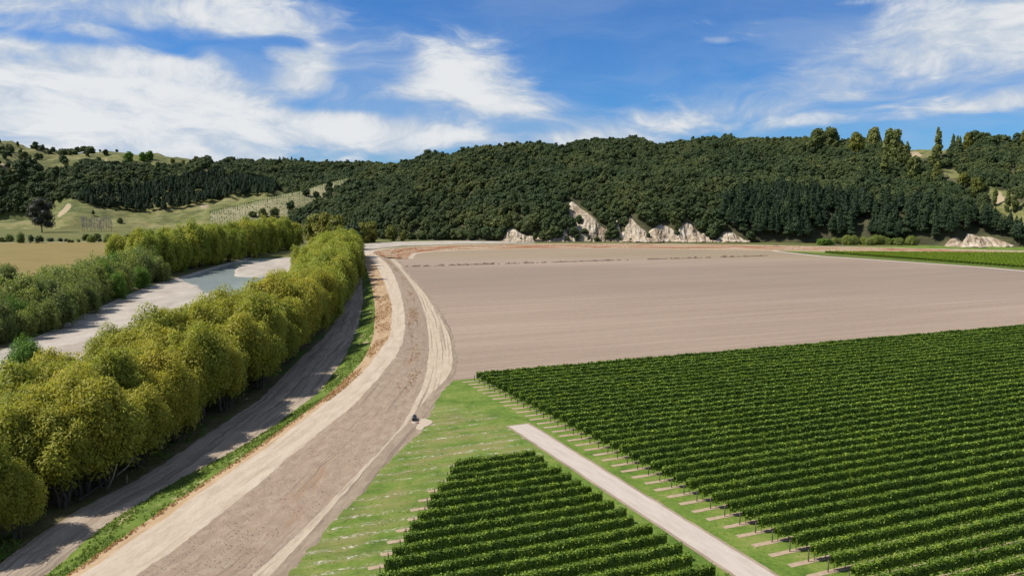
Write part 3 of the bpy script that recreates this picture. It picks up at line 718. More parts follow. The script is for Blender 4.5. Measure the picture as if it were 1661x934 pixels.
# far left range: front apron, knoll line, saddle, skyline
sx = [-160, 0, 30, 60, 100, 150, 200, 250, 300, 350, 400, 450, 500, 560, 620, 680, 760]
sy = [205, 224, 232, 240, 246, 245, 245, 249, 254, 258, 262, 266, 267, 268, 268, 270, 272]
sd = np.interp(sx, [-160, 0, 300, 760], [1560, 1640, 1760, 1900]); sz = np.array([z_at(y, d) for y, d in zip(sy, sd)])
kx = [-160, 0, 40, 70, 95, 113, 128, 150, 175, 210, 250, 290, 320, 350, 400, 440, 480, 760]
ky = [345, 352, 352, 346, 328, 317, 321, 331, 338, 344, 346, 345, 338, 328, 320, 318, 320, 340]
kz = np.array([z_at(y, 1290) for y in ky]); kd = np.full(len(kx), 1290.)
dz_ = np.array([z_at(y, 1345) for y in np.array(ky) + 3])
left_hill = Hill('pasture_range', np.arange(-160, 761, 6.0), [
    (kx, kd - 140, kz * 0 - 1.5), (kx, kd - 95, np.minimum(kz * 0.3, 7)), (kx, kd, kz), (kx, kd + 60, np.minimum(dz_, kz - 2)), (sx, sd - 240, sz * 0.62), (sx, sd - 110, sz * 0.86), (sx, sd, sz), (sx, sd + 300, sz * 0.7)],
    MAT['hill_grass'], 9.0, 0.014, 90, seed=5, gully=14.0,
    bare=lambda x, y: 1.3 * blob(x, y, 103, 343, 13, 3.6, -0.75) + blob(x, y, 110, 335, 4, 5) + 0.9 * blob(x, y, 325, 276, 18, 3, -0.35) + blob(x, y, 172, 260, 5, 2.5) + 0.9 * blob(x, y, 10, 272, 22, 4, 0.7) + 0.7 * blob(x, y, 330, 335, 16, 5))

# pale cliffs cut into the foot of the forest hill
def cliff(name, top, base_y, depth0):
    tx = np.array([p[0] for p in top], float); ty = np.array([p[1] for p in top], float)
    pxs = np.arange(tx[0], tx[-1] + .1, 0.8); ny = 30; V = np.zeros((ny, len(pxs), 3)); yb = ty[0] + 1.5
    for j, px in enumerate(pxs):
        yt = min(np.interp(px, tx, ty), yb - 0.5)
        for i in range(ny):
            u = i / (ny - 1); p = main_hill.point(px, yb + (yt - yb) * u); x, z = p[0], p[2]
            b = 2.6 * vnoise(x * 0.10 + depth0, z * 0.05, 4, 0.66) + 1.9 * vnoise(x * 0.45, z * 0.22, 4, 0.65) - 4.2 * abs(vnoise(x * 0.11 + 5, z * 0.02, 3))
            out = (4.0 + b) * (1 - u ** 6) - 1.0 * u ** 6
            V[i, j] = p + np.array([0, -out, 0.25 * out])
    return obj(name, mesh(name, V.reshape(-1, 3), grid_faces(ny, len(pxs)), mats=[MAT['cliff']]), kind='structure')


CL = [([(815, 391), (822, 372), (832, 368), (842, 376), (850, 380), (862, 382), (875, 384), (890, 391)], 792),
      ([(905, 391), (909, 368), (916, 364), (926, 374), (934, 391)], 786),
      ([(915, 391), (921, 330), (927, 324), (940, 334), (953, 343), (966, 354), (974, 365), (985, 372), (996, 362), (1001, 350), (1006, 368), (1013, 391)], 790),
      ([(1008, 391), (1013, 380), (1017, 352), (1022, 349), (1030, 358), (1040, 368), (1049, 374), (1051, 391)], 783),
      ([(1049, 391), (1054, 374), (1064, 367), (1072, 362), (1084, 366), (1094, 372), (1100, 391)], 779),
      ([(1099, 391), (1102, 364), (1114, 359), (1121, 361), (1130, 371), (1140, 380), (1149, 391)], 781),
      ([(1158, 392), (1166, 386), (1176, 374), (1190, 376), (1202, 384), (1212, 392)], 780),
      ([(1535, 400), (1545, 387), (1556, 383), (1566, 392), (1572, 377), (1580, 379), (1592, 383), (1604, 381), (1620, 386), (1636, 393), (1650, 402)], 700)]
cxs = np.arange(972, 1152, 3.0); CL.append(([(970, 391)] + [(x, 376 + 9 * vnoise(x * .07, 6.1, 4, .65)) for x in cxs] + [(1153, 391)], 801))
cxs = np.arange(820, 912, 3.0); CL.append(([(818, 391)] + [(x, 384 + 6 * vnoise(x * .09, 3.7, 4, .65)) for x in cxs] + [(914, 391)], 803))
for i, (top, d0) in enumerate(CL): cliff('cliff', top, 391, d0)
CLIFF_POLY = [t for t, _ in CL]
sx_ = np.arange(812, 1218, 4.0); cliff('scree', [(812, 392)] + [(x, 387.4 + 2.0 * vnoise(x * .06, 2.0, 3) + (0 if x < 1150 else 1.5)) for x in sx_] + [(1218, 392)], 392, 3.0)

# ------------------------------------------------------------------ foliage builders
def leaves(C, Nn, size, r, aspect=0.55, droop=None):
    """diamond leaf sprays: centre, facing, size"""
    n = len(C); Nn = Nn / (np.linalg.norm(Nn, axis=1)[:, None] + 1e-9)
    ref = r.normal(size=(n, 3))
    if droop is not None: ref = ref * 0.6 + droop
    t = ref - (ref * Nn).sum(1)[:, None] * Nn; t /= np.linalg.norm(t, axis=1)[:, None] + 1e-9
    b = np.cross(Nn, t); s = size[:, None]
    fold = Nn * s * 0.12
    V = np.stack([C - t * s, C + b * s * aspect - fold, C + t * s, C - b * s * aspect - fold], 1).reshape(-1, 3)
    Q = np.arange(4 * n).reshape(-1, 4); return V, Q


_ico = None
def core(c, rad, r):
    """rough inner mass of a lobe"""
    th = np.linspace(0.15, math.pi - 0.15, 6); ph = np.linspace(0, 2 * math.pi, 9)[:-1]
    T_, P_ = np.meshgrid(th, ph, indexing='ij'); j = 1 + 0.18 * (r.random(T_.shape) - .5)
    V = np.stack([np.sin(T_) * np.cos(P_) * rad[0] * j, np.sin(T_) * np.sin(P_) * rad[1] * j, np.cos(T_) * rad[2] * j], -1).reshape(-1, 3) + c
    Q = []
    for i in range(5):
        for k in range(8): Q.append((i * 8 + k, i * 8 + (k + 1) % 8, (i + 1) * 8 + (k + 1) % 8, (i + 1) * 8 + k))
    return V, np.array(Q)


def crown(lobes, n, size, r, up=0.3, scat=0.8, shell=(0.72, 1.08), core_s=0.72, aspect=0.55, droop=None, keep_in=0.72):
    """leaf sprays over the outside of many overlapping lobes, with gaps between"""
    Cn = np.array([l[0] for l in lobes], float); Rd = np.array([l[1] for l in lobes], float)
    wts = (Rd ** 2).sum(1); wts /= wts.sum()
    m = int(n * 2.2); li = r.choice(len(lobes), m, p=wts); d = r.normal(size=(m, 3)); d[:, 2] += 0.25
    d /= np.linalg.norm(d, axis=1)[:, None]
    rr = shell[0] + (shell[1] - shell[0]) * r.random(m) ** 0.7
    C = Cn[li] + d * Rd[li] * rr[:, None]
    q = (((C[:, None, :] - Cn[None]) / Rd[None]) ** 2).sum(-1); q[np.arange(m), li] = 9
    ok = q.min(1) > keep_in ** 2
    C, d, li = C[ok][:n], d[ok][:n], li[ok][:n]
    Nn = d / Rd[li] * Rd[li].mean(1)[:, None] + scat * r.normal(size=C.shape) + np.array([0, 0, up])
    s = size * (0.6 + 0.8 * r.random(len(C)))
    V, Q = leaves(C, Nn, s, r, aspect, droop)
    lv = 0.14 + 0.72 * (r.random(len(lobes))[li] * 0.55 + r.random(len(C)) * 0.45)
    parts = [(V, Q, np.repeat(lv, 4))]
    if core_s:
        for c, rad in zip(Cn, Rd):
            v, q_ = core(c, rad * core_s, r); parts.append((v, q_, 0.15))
    return join(parts)


def dome_lobes(r, h0, h1, R, n, rl, flat=0.8, top=1.0):
    """lobes filling a dome between heights h0 and h1"""
    L = []
    for i in range(n):
        u = (i + .5) / n; a = i * 2.39996 + r.random() * .6
        zz = h0 + (h1 - h0) * (0.12 + 0.80 * u); env = math.sqrt(max(0.06, 1 - ((u - 0.38) / 0.66) ** 2))
        rad = R * env * (0.25 + 0.5 * math.sqrt(r.random())) * top
        q = rl * (0.75 + 0.5 * r.random())
        L.append(((rad * math.cos(a), rad * math.sin(a), zz), (q, q, q * flat)))
    return L


def trunk_mesh(name, stems, mat):
    V, Q, _ = join([(*tube(p, rr, 7), 0.0) for p, rr in stems])
    return mesh(name, V, Q, mats=[mat], smooth=True)


def bend(r, base, top, r0, r1, n=6, wob=0.3):
    b = np.array(base, float); t = np.array(top, float); P = []
    for i in range(n):
        u = i / (n - 1); w = wob * math.sin(math.pi * u) ; P.append(b + (t - b) * u + np.array([r.normal() * w, r.normal() * w, 0]))
    P[0] = b; return P, [r0 + (r1 - r0) * (i / (n - 1)) for i in range(n)]


# willow: several stems, tall ragged dome of upright sprays
def willow_kind(seed, h, R, nleaf, sz, mat, clear=4.5, stems=4, lobes_n=46):
    r = np.random.default_rng(seed); lobes = []
    for i in range(lobes_n):
        u = (i + .5) / lobes_n; a = i * 2.39996 + r.random() * .9
        env = math.sqrt(max(0.05, 1 - (max(u - 0.30, 0) / 0.74) ** 2)) * (0.72 + 0.28 * min(1, u / .25))
        rad = R * env * (0.22 + 0.78 * r.random() ** .8); q = R * 0.25 * (0.55 + 0.9 * r.random())
        lobes.append(((rad * math.cos(a), rad * math.sin(a), clear + (h - clear) * (0.08 + 0.72 * u + 0.16 * r.random())), (q, q, q * (1.5 + 1.1 * r.random()))))
    lobes.append(((0, 0, (clear + h) * .5), (R * .5, R * .5, (h - clear) * .34)))
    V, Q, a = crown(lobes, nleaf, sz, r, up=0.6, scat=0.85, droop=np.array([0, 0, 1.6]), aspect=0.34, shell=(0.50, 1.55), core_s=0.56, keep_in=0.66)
    cr = mesh('crown', V, Q, attrs={'var': a}, mats=[mat])
    st = []
    for s in range(stems):
        an = 2 * math.pi * s / stems + r.random(); b = (0.6 * math.cos(an), 0.6 * math.sin(an), -0.5)
        tp = (R * 0.5 * math.cos(an), R * 0.5 * math.sin(an), h * 0.72); p, q = bend(r, b, tp, 0.22 + 0.12 * r.random(), 0.06, 7, 0.4); st.append((p, q))
        for _ in range(4):
            i = 1 + int(r.random() * 4); o_ = p[i]; e = o_ + np.array([r.normal() * 1.6, r.normal() * 1.6, 2.0 + 2 * r.random()]); st.append(bend(r, o_, e, 0.09, 0.03, 4, .15))
    return cr, trunk_mesh('trunk', st, MAT['bark'])


WIL = [willow_kind(100 + i, 18.5, 5.0, 21000, 0.30, MAT['willow'], (3.6, 4.4, 5.0, 4.0, 4.6)[i]) for i in range(5)]
WILE = [willow_kind(110 + i, 18.5, 4.7, 17000, 0.30, MAT['willow'], 5.2, 5) for i in range(4)]
WILF = [willow_kind(120 + i, 20.0, 5.6, 9000, 0.46, MAT['willow_far'], 1.0) for i in range(4)]
SAL = [willow_kind(140 + i, 10.0, 4.8, 7000, 0.36, MAT['sallow'], 0.3, 5) for i in range(4)]
GREENW = willow_kind(160, 18.5, 5.0, 19000, 0.28, MAT['green'], 2.0)
SALG = [willow_kind(150 + i, 10.0, 4.8, 7000, 0.36, MAT['green'], 0.3, 5) for i in range(2)]


def ball_kind(seed, h, R, n, sz, mat, clear=1.5, nl=11, flat=0.75, barkm='bark'):
    r = np.random.default_rng(seed); L = dome_lobes(r, clear, h, R, nl, R * 0.46, flat)
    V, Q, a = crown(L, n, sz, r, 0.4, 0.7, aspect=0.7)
    t, q = tube([(0, 0, -1), (0, 0, h * .35), (.2, .1, h * .7)], [0.28, 0.2, 0.08], 6)
    VV, QQ, aa = join([(V, Q, a), (t, q, 0.0)]); fm = np.zeros(len(QQ), np.int32); fm[len(Q):] = 1
    return mesh('tree', VV, QQ, attrs={'var': aa}, mats=[mat, MAT[barkm]], fmat=fm)


def pine_kind(seed, h, R, n, sz, clear=0.32):
    r = np.random.default_rng(seed); L = []
    for i in range(15):
        u = i / 14; z = h * (clear + (0.97 - clear) * u); w = R * (1.02 - u) ** 0.8 * (0.8 + .4 * r.random()) + 0.25
        for k in range(3 if u < .75 else 1):
            a = r.random() * 6.28; off = w * 0.45 if u < .75 else 0
            L.append(((off * math.cos(a), off * math.sin(a), z + r.normal() * .4), (w * .62, w * .62, h * 0.042 + .35)))
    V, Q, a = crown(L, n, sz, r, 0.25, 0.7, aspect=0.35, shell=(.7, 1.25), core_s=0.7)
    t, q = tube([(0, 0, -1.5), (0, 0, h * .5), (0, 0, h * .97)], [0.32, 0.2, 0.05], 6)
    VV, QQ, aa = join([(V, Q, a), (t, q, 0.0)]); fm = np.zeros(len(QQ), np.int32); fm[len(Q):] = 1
    return mesh('tree', VV, QQ, attrs={'var': aa}, mats=[MAT['pine'], MAT['bark']], fmat=fm)


def column_kind(seed, h, R, n, sz, mat):
    r = np.random.default_rng(seed); L = []
    for i in range(16):
        u = i / 15; a = r.random() * 6.28; w = R * (math.sin(math.pi * (0.12 + 0.8 * u)) ** .7) * (.7 + .5 * r.random()); o_ = R * .35 * (1 - .6 * u)
        L.append(((o_ * math.cos(a), o_ * math.sin(a), h * (0.1 + .86 * u)), (w * .7, w * .7, h * .075)))
    V, Q, a = crown(L, n, sz, r, 0.5, .6, aspect=.5, droop=np.array([0, 0, 1.0]), shell=(.7, 1.2))
    t, q = tube([(0, 0, -1), (0, 0, h * .5), (0, 0, h * .9)], [0.25, 0.16, 0.05], 6)
    VV, QQ, aa = join([(V, Q, a), (t, q, 0.0)]); fm = np.zeros(len(QQ), np.int32); fm[len(Q):] = 1
    return mesh('tree', VV, QQ, attrs={'var': aa}, mats=[mat, MAT['bark']], fmat=fm)


BUSH = [ball_kind(200 + i, 9.5, 4.6, 1000, 0.55, MAT['bush'], 0.8, 11 + 2 * (i % 3), 0.7 + .15 * (i % 2)) for i in range(7)] + [ball_kind(270 + i, 11.5, 3.4, 900, 0.5, MAT['bush'], 0.8, 12, 0.9) for i in range(3)] + [ball_kind(280 + i, 8.0, 5.6, 1100, 0.55, MAT['bush'], 0.8, 16, 0.6) for i in range(2)]
PINE = [pine_kind(220 + i, 24.0, 4.2, 1500, 0.85) for i in range(6)]
POP = [column_kind(240 + i, 22.0, 3.4, 1300, 0.7, MAT['poplar']) for i in range(4)]
POPR = [ball_kind(250 + i, 18, 8.0, 1700, 0.85, MAT['poplar'], 1.0, 16, .9) for i in range(3)]
YEL = [ball_kind(260 + i, 16, 7.0, 1500, 0.8, MAT['yellowing'], 0.6, 15, .9) for i in range(3)]
GRN = [ball_kind(265 + i, 8, 5.0, 1000, 0.6, MAT['green'], 0.6, 12, .85) for i in range(2)]
for nm, lst in (('evergreen_tree', BUSH), ('pine_tree', PINE), ('poplar_tree', POP), ('poplar_tree', POPR), ('willow_tree', YEL), ('round_tree', GRN)):
    for m in lst: m.name = nm


def far_tree(name, m, p, h, h0, label, cat, group=None, wide=1.0, sink=0.4):
    s = h / h0
    return obj(name, m, None, (p[0], p[1], p[2] - sink), label, cat, group, rz=random.random() * 6.28, sc=(s * wide, s * wide, s))


# stuff: a wood that reads as one mass, instanced over points
def wood(name, P, kinds, scales, label, cat, seed):
    r = np.random.default_rng(seed); n = len(P)
    col = bpy.data.collections.new(name + '_kinds')
    for i, m in enumerate(kinds):
        o = bpy.data.objects.new(f'{name}_kind_{i}', m); col.objects.link(o)
    me = bpy.data.meshes.new(name); me.vertices.add(n); me.vertices.foreach_set('co', np.asarray(P, np.float32).ravel())
    for nm, arr in (('rz', r.random(n) * 6.28), ('sc', scales), ('sq', scales * (0.85 + .35 * r.random(n)))):
        a = me.attributes.new(nm, 'FLOAT', 'POINT'); a.data.foreach_set('value', np.asarray(arr, np.float32))
    a = me.attributes.new('ki', 'INT', 'POINT'); a.data.foreach_set('value', r.integers(0, len(kinds), n).astype(np.int32))
    g = bpy.data.node_groups.new(name, 'GeometryNodeTree')
    g.interface.new_socket('Geometry', in_out='INPUT', socket_type='NodeSocketGeometry'); g.interface.new_socket('Geometry', in_out='OUTPUT', socket_type='NodeSocketGeometry')
    gi = g.nodes.new('NodeGroupInput'); go = g.nodes.new('NodeGroupOutput'); ci = g.nodes.new('GeometryNodeCollectionInfo'); ip = g.nodes.new('GeometryNodeInstanceOnPoints')
    ci.inputs['Collection'].default_value = col; ci.inputs['Separate Children'].default_value = True; ci.inputs['Reset Children'].default_value = True
    def na(nm, ty='FLOAT'):
        q = g.nodes.new('GeometryNodeInputNamedAttribute'); q.data_type = ty; q.inputs['Name'].default_value = nm; return q.outputs['Attribute']
    cr_ = g.nodes.new('ShaderNodeCombineXYZ'); cs = g.nodes.new('ShaderNodeCombineXYZ')
    g.links.new(na('rz'), cr_.inputs[2]); sq = na('sq'); g.links.new(sq, cs.inputs[0]); g.links.new(sq, cs.inputs[1]); g.links.new(na('sc'), cs.inputs[2])
    g.links.new(gi.outputs[0], ip.inputs['Points']); g.links.new(ci.outputs[0], ip.inputs['Instance']); ip.inputs['Pick Instance'].default_value = True
    g.links.new(na('ki', 'INT'), ip.inputs['Instance Index']); g.links.new(cr_.outputs[0], ip.inputs['Rotation']); g.links.new(cs.outputs[0], ip.inputs['Scale'])
    g.links.new(ip.outputs[0], go.inputs[0])
    o = obj(name, me, label=label, cat=cat, kind='stuff')
    md = o.modifiers.new('scatter', 'NODES'); md.node_group = g
    return o


def pick_largest(P, n, size=1.0):
    d = np.linalg.norm(P - np.array([0, 0, CAM_H]), axis=1); px, py = project(P)
    vis = (px > -20) & (px < 1681)
    o_ = np.argsort(np.where(vis, d, 1e9)); return o_[:n], o_[n:]

# ------------------------------------------------------------------ woods on the hills
r = np.random.default_rng(11)
PINE_R = [(1168, 392), (1172, 345), (1200, 330), (1260, 322), (1340, 330), (1440, 338), (1530, 352), (1600, 366), (1640, 380), (1668, 410), (1400, 410), (1168, 402)]
P = main_hill.uniform(5.0, r); px, py = project(P)
keep = np.ones(len(P), bool)
for c_ in CLIFF_POLY: keep &= ~inpoly(px, py, [(x, y - 3.0) for x, y in c_])
for g_ in GRASS_R: keep &= ~inpoly(px, py - 3, g_) & ~inpoly(px, py - 9, g_)
keep &= ~((px < 545) & (py < 330) & (r.random(len(P)) < .5)); keep &= P[:, 1] > 770 - np.clip(px - 1200, 0, 500) * 0.16
ridge_d = np.interp(px, spx, rd); keep &= P[:, 1] < ridge_d + 60
keep &= ~((px > 812) & (px < 1216) & (py > 386.5)); keep &= ~((px > 900) & (px < 1150) & (py > 381) & (r.random(len(P)) < .7)); keep &= P[:, 2] > 0.6
P, px, py = P[keep], px[keep], py[keep]
inp = inpoly(px, py, PINE_R)
PB = P[~inp]; near_i, rest_i = pick_largest(PB, 262)
for q in near_i:
    far_tree('evergreen_tree', BUSH[r.integers(len(BUSH))], PB[q], 7.5 + 5.0 * r.random(), 9.5, 'dark evergreen broadleaf tree at the foot of the forested hill', 'tree', 'evergreen trees along the foot of the forested hill', 0.85 + .35 * r.random())
PR = PB[rest_i]
# trees and scrub growing on the cliff faces
for cpx, cpy, ch in [(868, 388, 7), (880, 387, 9), (890, 388, 11), (898, 384, 12), (884, 378, 11), (905, 384, 11), (912, 372, 11), (918, 362, 11), (926, 368, 11), (930, 380, 10), (936, 388, 7), (938, 360, 8), (948, 378, 7), (955, 388, 5), (920, 389, 5), (968, 389, 5), (986, 386, 9), (992, 378, 11), (998, 386, 10), (994, 366, 10), (1006, 388, 4), (1023, 389, 3), (1051, 384, 5), (1068, 389.5, 2.5), (1099, 380, 5), (1156, 386, 8), (1190, 389, 3), (845, 388, 3), (1216, 387, 9)]:
    q = main_hill.point(cpx, cpy); far_tree('evergreen_tree', BUSH[r.integers(len(BUSH))], q + np.array([0, -4.5, 0]), ch, 9.5, 'evergreen tree or shrub clinging to the pale cliffs', 'tree', 'trees clinging to the pale cliffs', 1.0, 1.0)
wood('hill_forest', PR - [0, 0, .4], BUSH, (0.50 + 0.62 * r.random(len(PR)) ** 1.6) * (1.0 + 0.25 * vnoise(PR[:, 0] * .02, PR[:, 1] * .02, 3)), 'dense dark evergreen forest covering the broad hill', 'forest', 21)
PP = P[inp]; PP = PP[r.random(len(PP)) < 0.64]; near_i, rest_i = pick_largest(PP, 300)
for q in near_i:
    far_tree('pine_tree', PINE[r.integers(len(PINE))], PP[q], 19 + 8 * r.random(), 24.0, 'tall dark pine in the stand at the right end of the hill', 'tree', 'pines of the right-hand stand', 0.85 + .4 * r.random())
if len(rest_i): wood('pine_stand', PP[rest_i], PINE, 0.8 + 0.35 * r.random(len(rest_i)), 'dark pine stand climbing the right end of the hill', 'forest', 22)

# trees one can pick out on the right-hand skyline: (kind, px, base y, top y, width factor, label)
PK = {'pop': (POP, 22.0, 'poplar_tree'), 'popr': (POPR, 18.0, 'poplar_tree'), 'bush': (BUSH, 9.5, 'evergreen_tree'), 'yel': (YEL, 16.0, 'willow_tree'), 'pine': (PINE, 24.0, 'pine_tree'), 'grn': (GRN, 8.0, 'round_tree')}


def on_hill(hill, kind, px, by, ty, wide, label, cat='tree', group=None):
    p = hill.point(px, by); L, h0, nm = PK[kind]; h = (by - ty) / F * p[1] * 1.0
    return far_tree(nm, L[random.randrange(len(L))], p, h, h0, label, cat, group, wide, 0.3)


for a in [('popr', 1322, 246, 211, 0.85, 'broad olive poplar, leftmost of the pale clump on the hilltop'), ('popr', 1343, 243, 209, 0.85, 'tall rounded poplar at the peak of the pale hilltop clump'),
          ('yel', 1384, 252, 217, 0.75, 'yellow tinged round tree right of the pale hilltop clump'), ('popr', 1412, 240, 210, 0.75, 'olive round poplar on the skyline beside the yellow tinged tree'),
          ('popr', 1442, 262, 213, 0.7, 'big olive poplar left of the bare grassy skyline'), ('pop', 1455, 275, 236, 1.0, 'slim pale poplar below the big olive poplar'),
          ('pop', 1466, 276, 232, 1.05, 'pointed dark poplar at the left edge of the grassy skyline'), ('pop', 1432, 284, 245, 1.2, 'pale poplar standing above the pine stand, left one'),
          ('popr', 1480, 292, 256, 0.75, 'pale rounded poplar just above the pine stand'), ('pop', 1516, 262, 209, 0.9, 'tallest thin poplar against the sky at the right'),
          ('pop', 1511, 276, 240, 1.3, 'dark green poplar below the tallest thin poplar'), ('pop', 1540, 236, 212, 0.95, 'lone narrow poplar in the middle of the right skyline'),
          ('pop', 1547, 236, 214, 0.9, 'narrow poplar close right of the lone one'), ('pop', 1551, 235, 214, 0.9, 'narrow poplar left of the rounded tan tree'),
          ('yel', 1563, 243, 217, 0.6, 'rounded tan tree at the left of the dark skyline grove'), ('bush', 1575, 240, 214, 1.0, 'dark skyline tree behind the rounded tan tree'),
          ('bush', 1588, 238, 214, 1.0, 'dark tree in the skyline grove, second from the tan tree'), ('bush', 1600, 238, 216, 1.0, 'dark tree in the skyline grove, third from the tan tree'),
          ('bush', 1612, 237, 216, 1.0, 'dark tree in the skyline grove, fourth from the tan tree'), ('bush', 1624, 237, 219, 1.0, 'dark tree at the right end of the skyline grove'),
          ('bush', 1643, 238, 220, 1.0, 'dark round tree left of the last poplar on the right skyline'), ('pop', 1653, 240, 211, 1.1, 'last poplar at the right on the skyline'),
          ('pop', 1517, 295, 263, 1.5, 'pale poplar at the top edge of the pine stand by the grass'), ('yel', 1560, 305, 282, 0.8, 'yellow green tree between the pines and the grass spur'),
          ('yel', 1583, 318, 290, 0.8, 'yellow topped tree at the left of the grass spur'), ('pop', 1614, 335, 304, 0.9, 'slim tree on the grass spur, left of three'),
          ('pop', 1635, 345, 308, 0.9, 'slim tree on the grass spur, middle of three'), ('pop', 1647, 345, 305, 0.9, 'slim tree on the grass spur, right of three')]:
    on_hill(main_hill, *a)

# left range
BUSH_L = [[(0, 300), (14, 284), (34, 268), (58, 268), (66, 290), (100, 280), (140, 266), (200, 272), (300, 274), (338, 262), (345, 270), (300, 292), (230, 306), (135, 330), (110, 318), (92, 328), (70, 347), (-60, 352), (-160, 340), (-160, 300)],
          [(345, 278), (370, 264), (420, 267), (520, 270), (640, 272), (660, 290), (540, 315), (470, 318), (450, 306), (380, 292)]]
PINE_L = [(128, 328), (150, 312), (230, 306), (300, 294), (350, 286), (420, 294), (452, 304), (444, 318), (380, 320), (335, 330), (290, 341), (230, 345), (160, 338)]
P = left_hill.uniform(7.5, r); px, py = project(P); ib = np.zeros(len(P), bool)
for b_ in BUSH_L: ib |= inpoly(px, py, b_)
ip_ = inpoly(px, py, PINE_L) & (P[:, 1] > 1270); ib &= ~ip_
sparse = (px < 125) & (py > 240) & (py < 300) & ~ib & (r.random(len(P)) < .16) & (vnoise(P[:, 0] * .02, P[:, 1] * .02, 2) > -0.1)
PL = P[ib | sparse]; wood('range_bush', PL - [0, 0, .4], BUSH, 0.85 + .7 * r.random(len(PL)), 'dark native bush on the far left range', 'forest', 23)
PP = P[ip_]; wood('range_pines', PP, PINE, 0.62 + .25 * r.random(len(PP)), 'dark pine block on the left range above the pasture knoll', 'forest', 24)
for a in [('bush', 7, 232, 227, 1, 'tiny dark tree at the far left of the skyline'), ('bush', 35, 238, 231, 1, 'small dark tree on the falling left skyline'), ('bush', 63, 242, 230, .8, 'upright dark tree on the left skyline, left of a pair'), ('bush', 75, 242, 234, 1, 'lower dark tree, right of the pair on the left skyline'),
          ('bush', 108, 252, 243, 1.1, 'dark spreading tree left of the big skyline clump'), ('bush', 119, 252, 244, 1, 'small dark tree touching the big skyline clump'), ('bush', 131, 248, 237, 1, 'left tree of the big dark clump on the skyline'),
          ('bush', 142, 248, 236, 1, 'middle tree of the big dark clump on the skyline'), ('bush', 151, 249, 236, 1, 'right tree of the big dark clump on the skyline'), ('bush', 146, 255, 246, 1, 'dark tree just below the big skyline clump'),
          ('bush', 176, 252, 243, 1, 'flat topped lone tree on the green skyline pasture'), ('bush', 194, 244, 239, 1, 'little dark tree at the top of the green pasture'), ('bush', 167, 246, 242, 1, 'smallest dark tree beside the flat topped one'), ('grn', 212, 262, 248, .8, 'round leafy green tree on the upper pasture, left one'),
          ('grn', 236, 261, 249, .8, 'round leafy green tree on the upper pasture, middle one'), ('grn', 246, 260, 247, .8, 'round leafy green tree on the upper pasture, right one'), ('yel', 283, 266, 257, .9, 'pale yellow green tree above the bush on the pasture'),
          ('yel', 300, 267, 260, .9, 'small pale tree between two larger ones on the pasture'), ('yel', 321, 264, 254, .9, 'pale yellow green tree near the bare track on the range'),
          ('pine', 380, 262, 251, 1.3, 'leftmost pointed conifer on the left skyline'), ('pine', 388, 262, 251, 1.3, 'second pointed conifer on the left skyline'), ('pine', 395, 263, 253, 1.3, 'third pointed conifer on the left skyline'), ('pine', 405, 263, 252, 1.3, 'fourth pointed conifer on the left skyline'),
          ('pine', 414, 264, 253, 1.1, 'fifth pointed conifer on the left skyline'), ('pine', 437, 267, 257, 1.1, 'lone pointed conifer before the pale skyline trees'), ('pop', 456, 266, 252, 1, 'pale pointed tree, first of the skyline row'), ('pop', 462, 266, 253, 1, 'pale pointed tree, second of the skyline row'),
          ('pop', 469, 266, 253, 1, 'pale pointed tree, third of the skyline row'), ('pop', 475, 266, 252, 1, 'pale pointed tree, fourth of the skyline row'), ('popr', 492, 268, 256, .8, 'pale round tree right of the pointed skyline row'),
          ('pine', 597, 269, 261, 1.1, 'small conifer alone on the distant skyline'), ('pine', 615, 269, 259, 1.1, 'taller conifer alone on the distant skyline'),
          ('bush', 118, 323, 318, .8, 'tiny dark shrub on top of the green knoll'), ('bush', 126, 322, 313, 1, 'dark tree where the knoll meets the pines'), ('pine', 150, 350, 339, 1.2, 'small dark conifer on the pasture slope'),
          ('bush', 193, 362, 352, .8, 'dark shrub on the pasture below the pines'), ('bush', 187, 343, 338, .9, 'low dark shrub under the pine block')]:
    on_hill(left_hill, *a)
for a in [('bush', 409, 352, 341, 1.1, 'dark round tree, leftmost at the foot of the planted spur'), ('bush', 426, 352, 338, 1.1, 'dark round tree, second from left at the foot of the planted spur'), ('bush', 444, 352, 337, 1.1, 'dark round tree, third at the foot of the planted spur'),
          ('bush', 471, 340, 326, 1.0, 'dark round tree on the planted spur beside the forest'), ('bush', 497, 318, 306, 1.1, 'dark tree on the crest of the planted spur'), ('bush', 513, 322, 311, 1.1, 'small dark tree below the crest of the planted spur'),
          ('bush', 534, 320, 298, 0.8, 'tallest dark tree breaking the planted spur'), ('bush', 570, 309, 296, 1.1, 'dark tree on the upper planted spur')]:
    on_hill(spur, *a)
# young plantings on the spur: rows of tiny dark plants
SP = []
for i in np.linspace(10, 30, 26):
    j = np.arange(0, 71, 0.75); SP.append(spur.at_ij(np.full(len(j), i) + r.normal(size=len(j)) * .12, j + r.normal(size=len(j)) * .12))
SP = np.concatenate(SP); SP = SP[r.random(len(SP)) < .8]
wood('young_plantings', SP, GRN, 0.07 + 0.08 * r.random(len(SP)), 'rows of tiny young plants dotting the pale spur', 'plantings', 25)

# ------------------------------------------------------------------ trees of the valley floor
def placed(name, kind, p, s, rz, label, cat='tree', group=None, wide=1.0, z=0.0):
    cr, tr = kind; o = obj(name, None, None, (p[0], p[1], z), label, cat, group, rz=rz, sc=(s * wide, s * wide, s))
    obj('crown', cr, o); obj('trunk', tr, o); return o


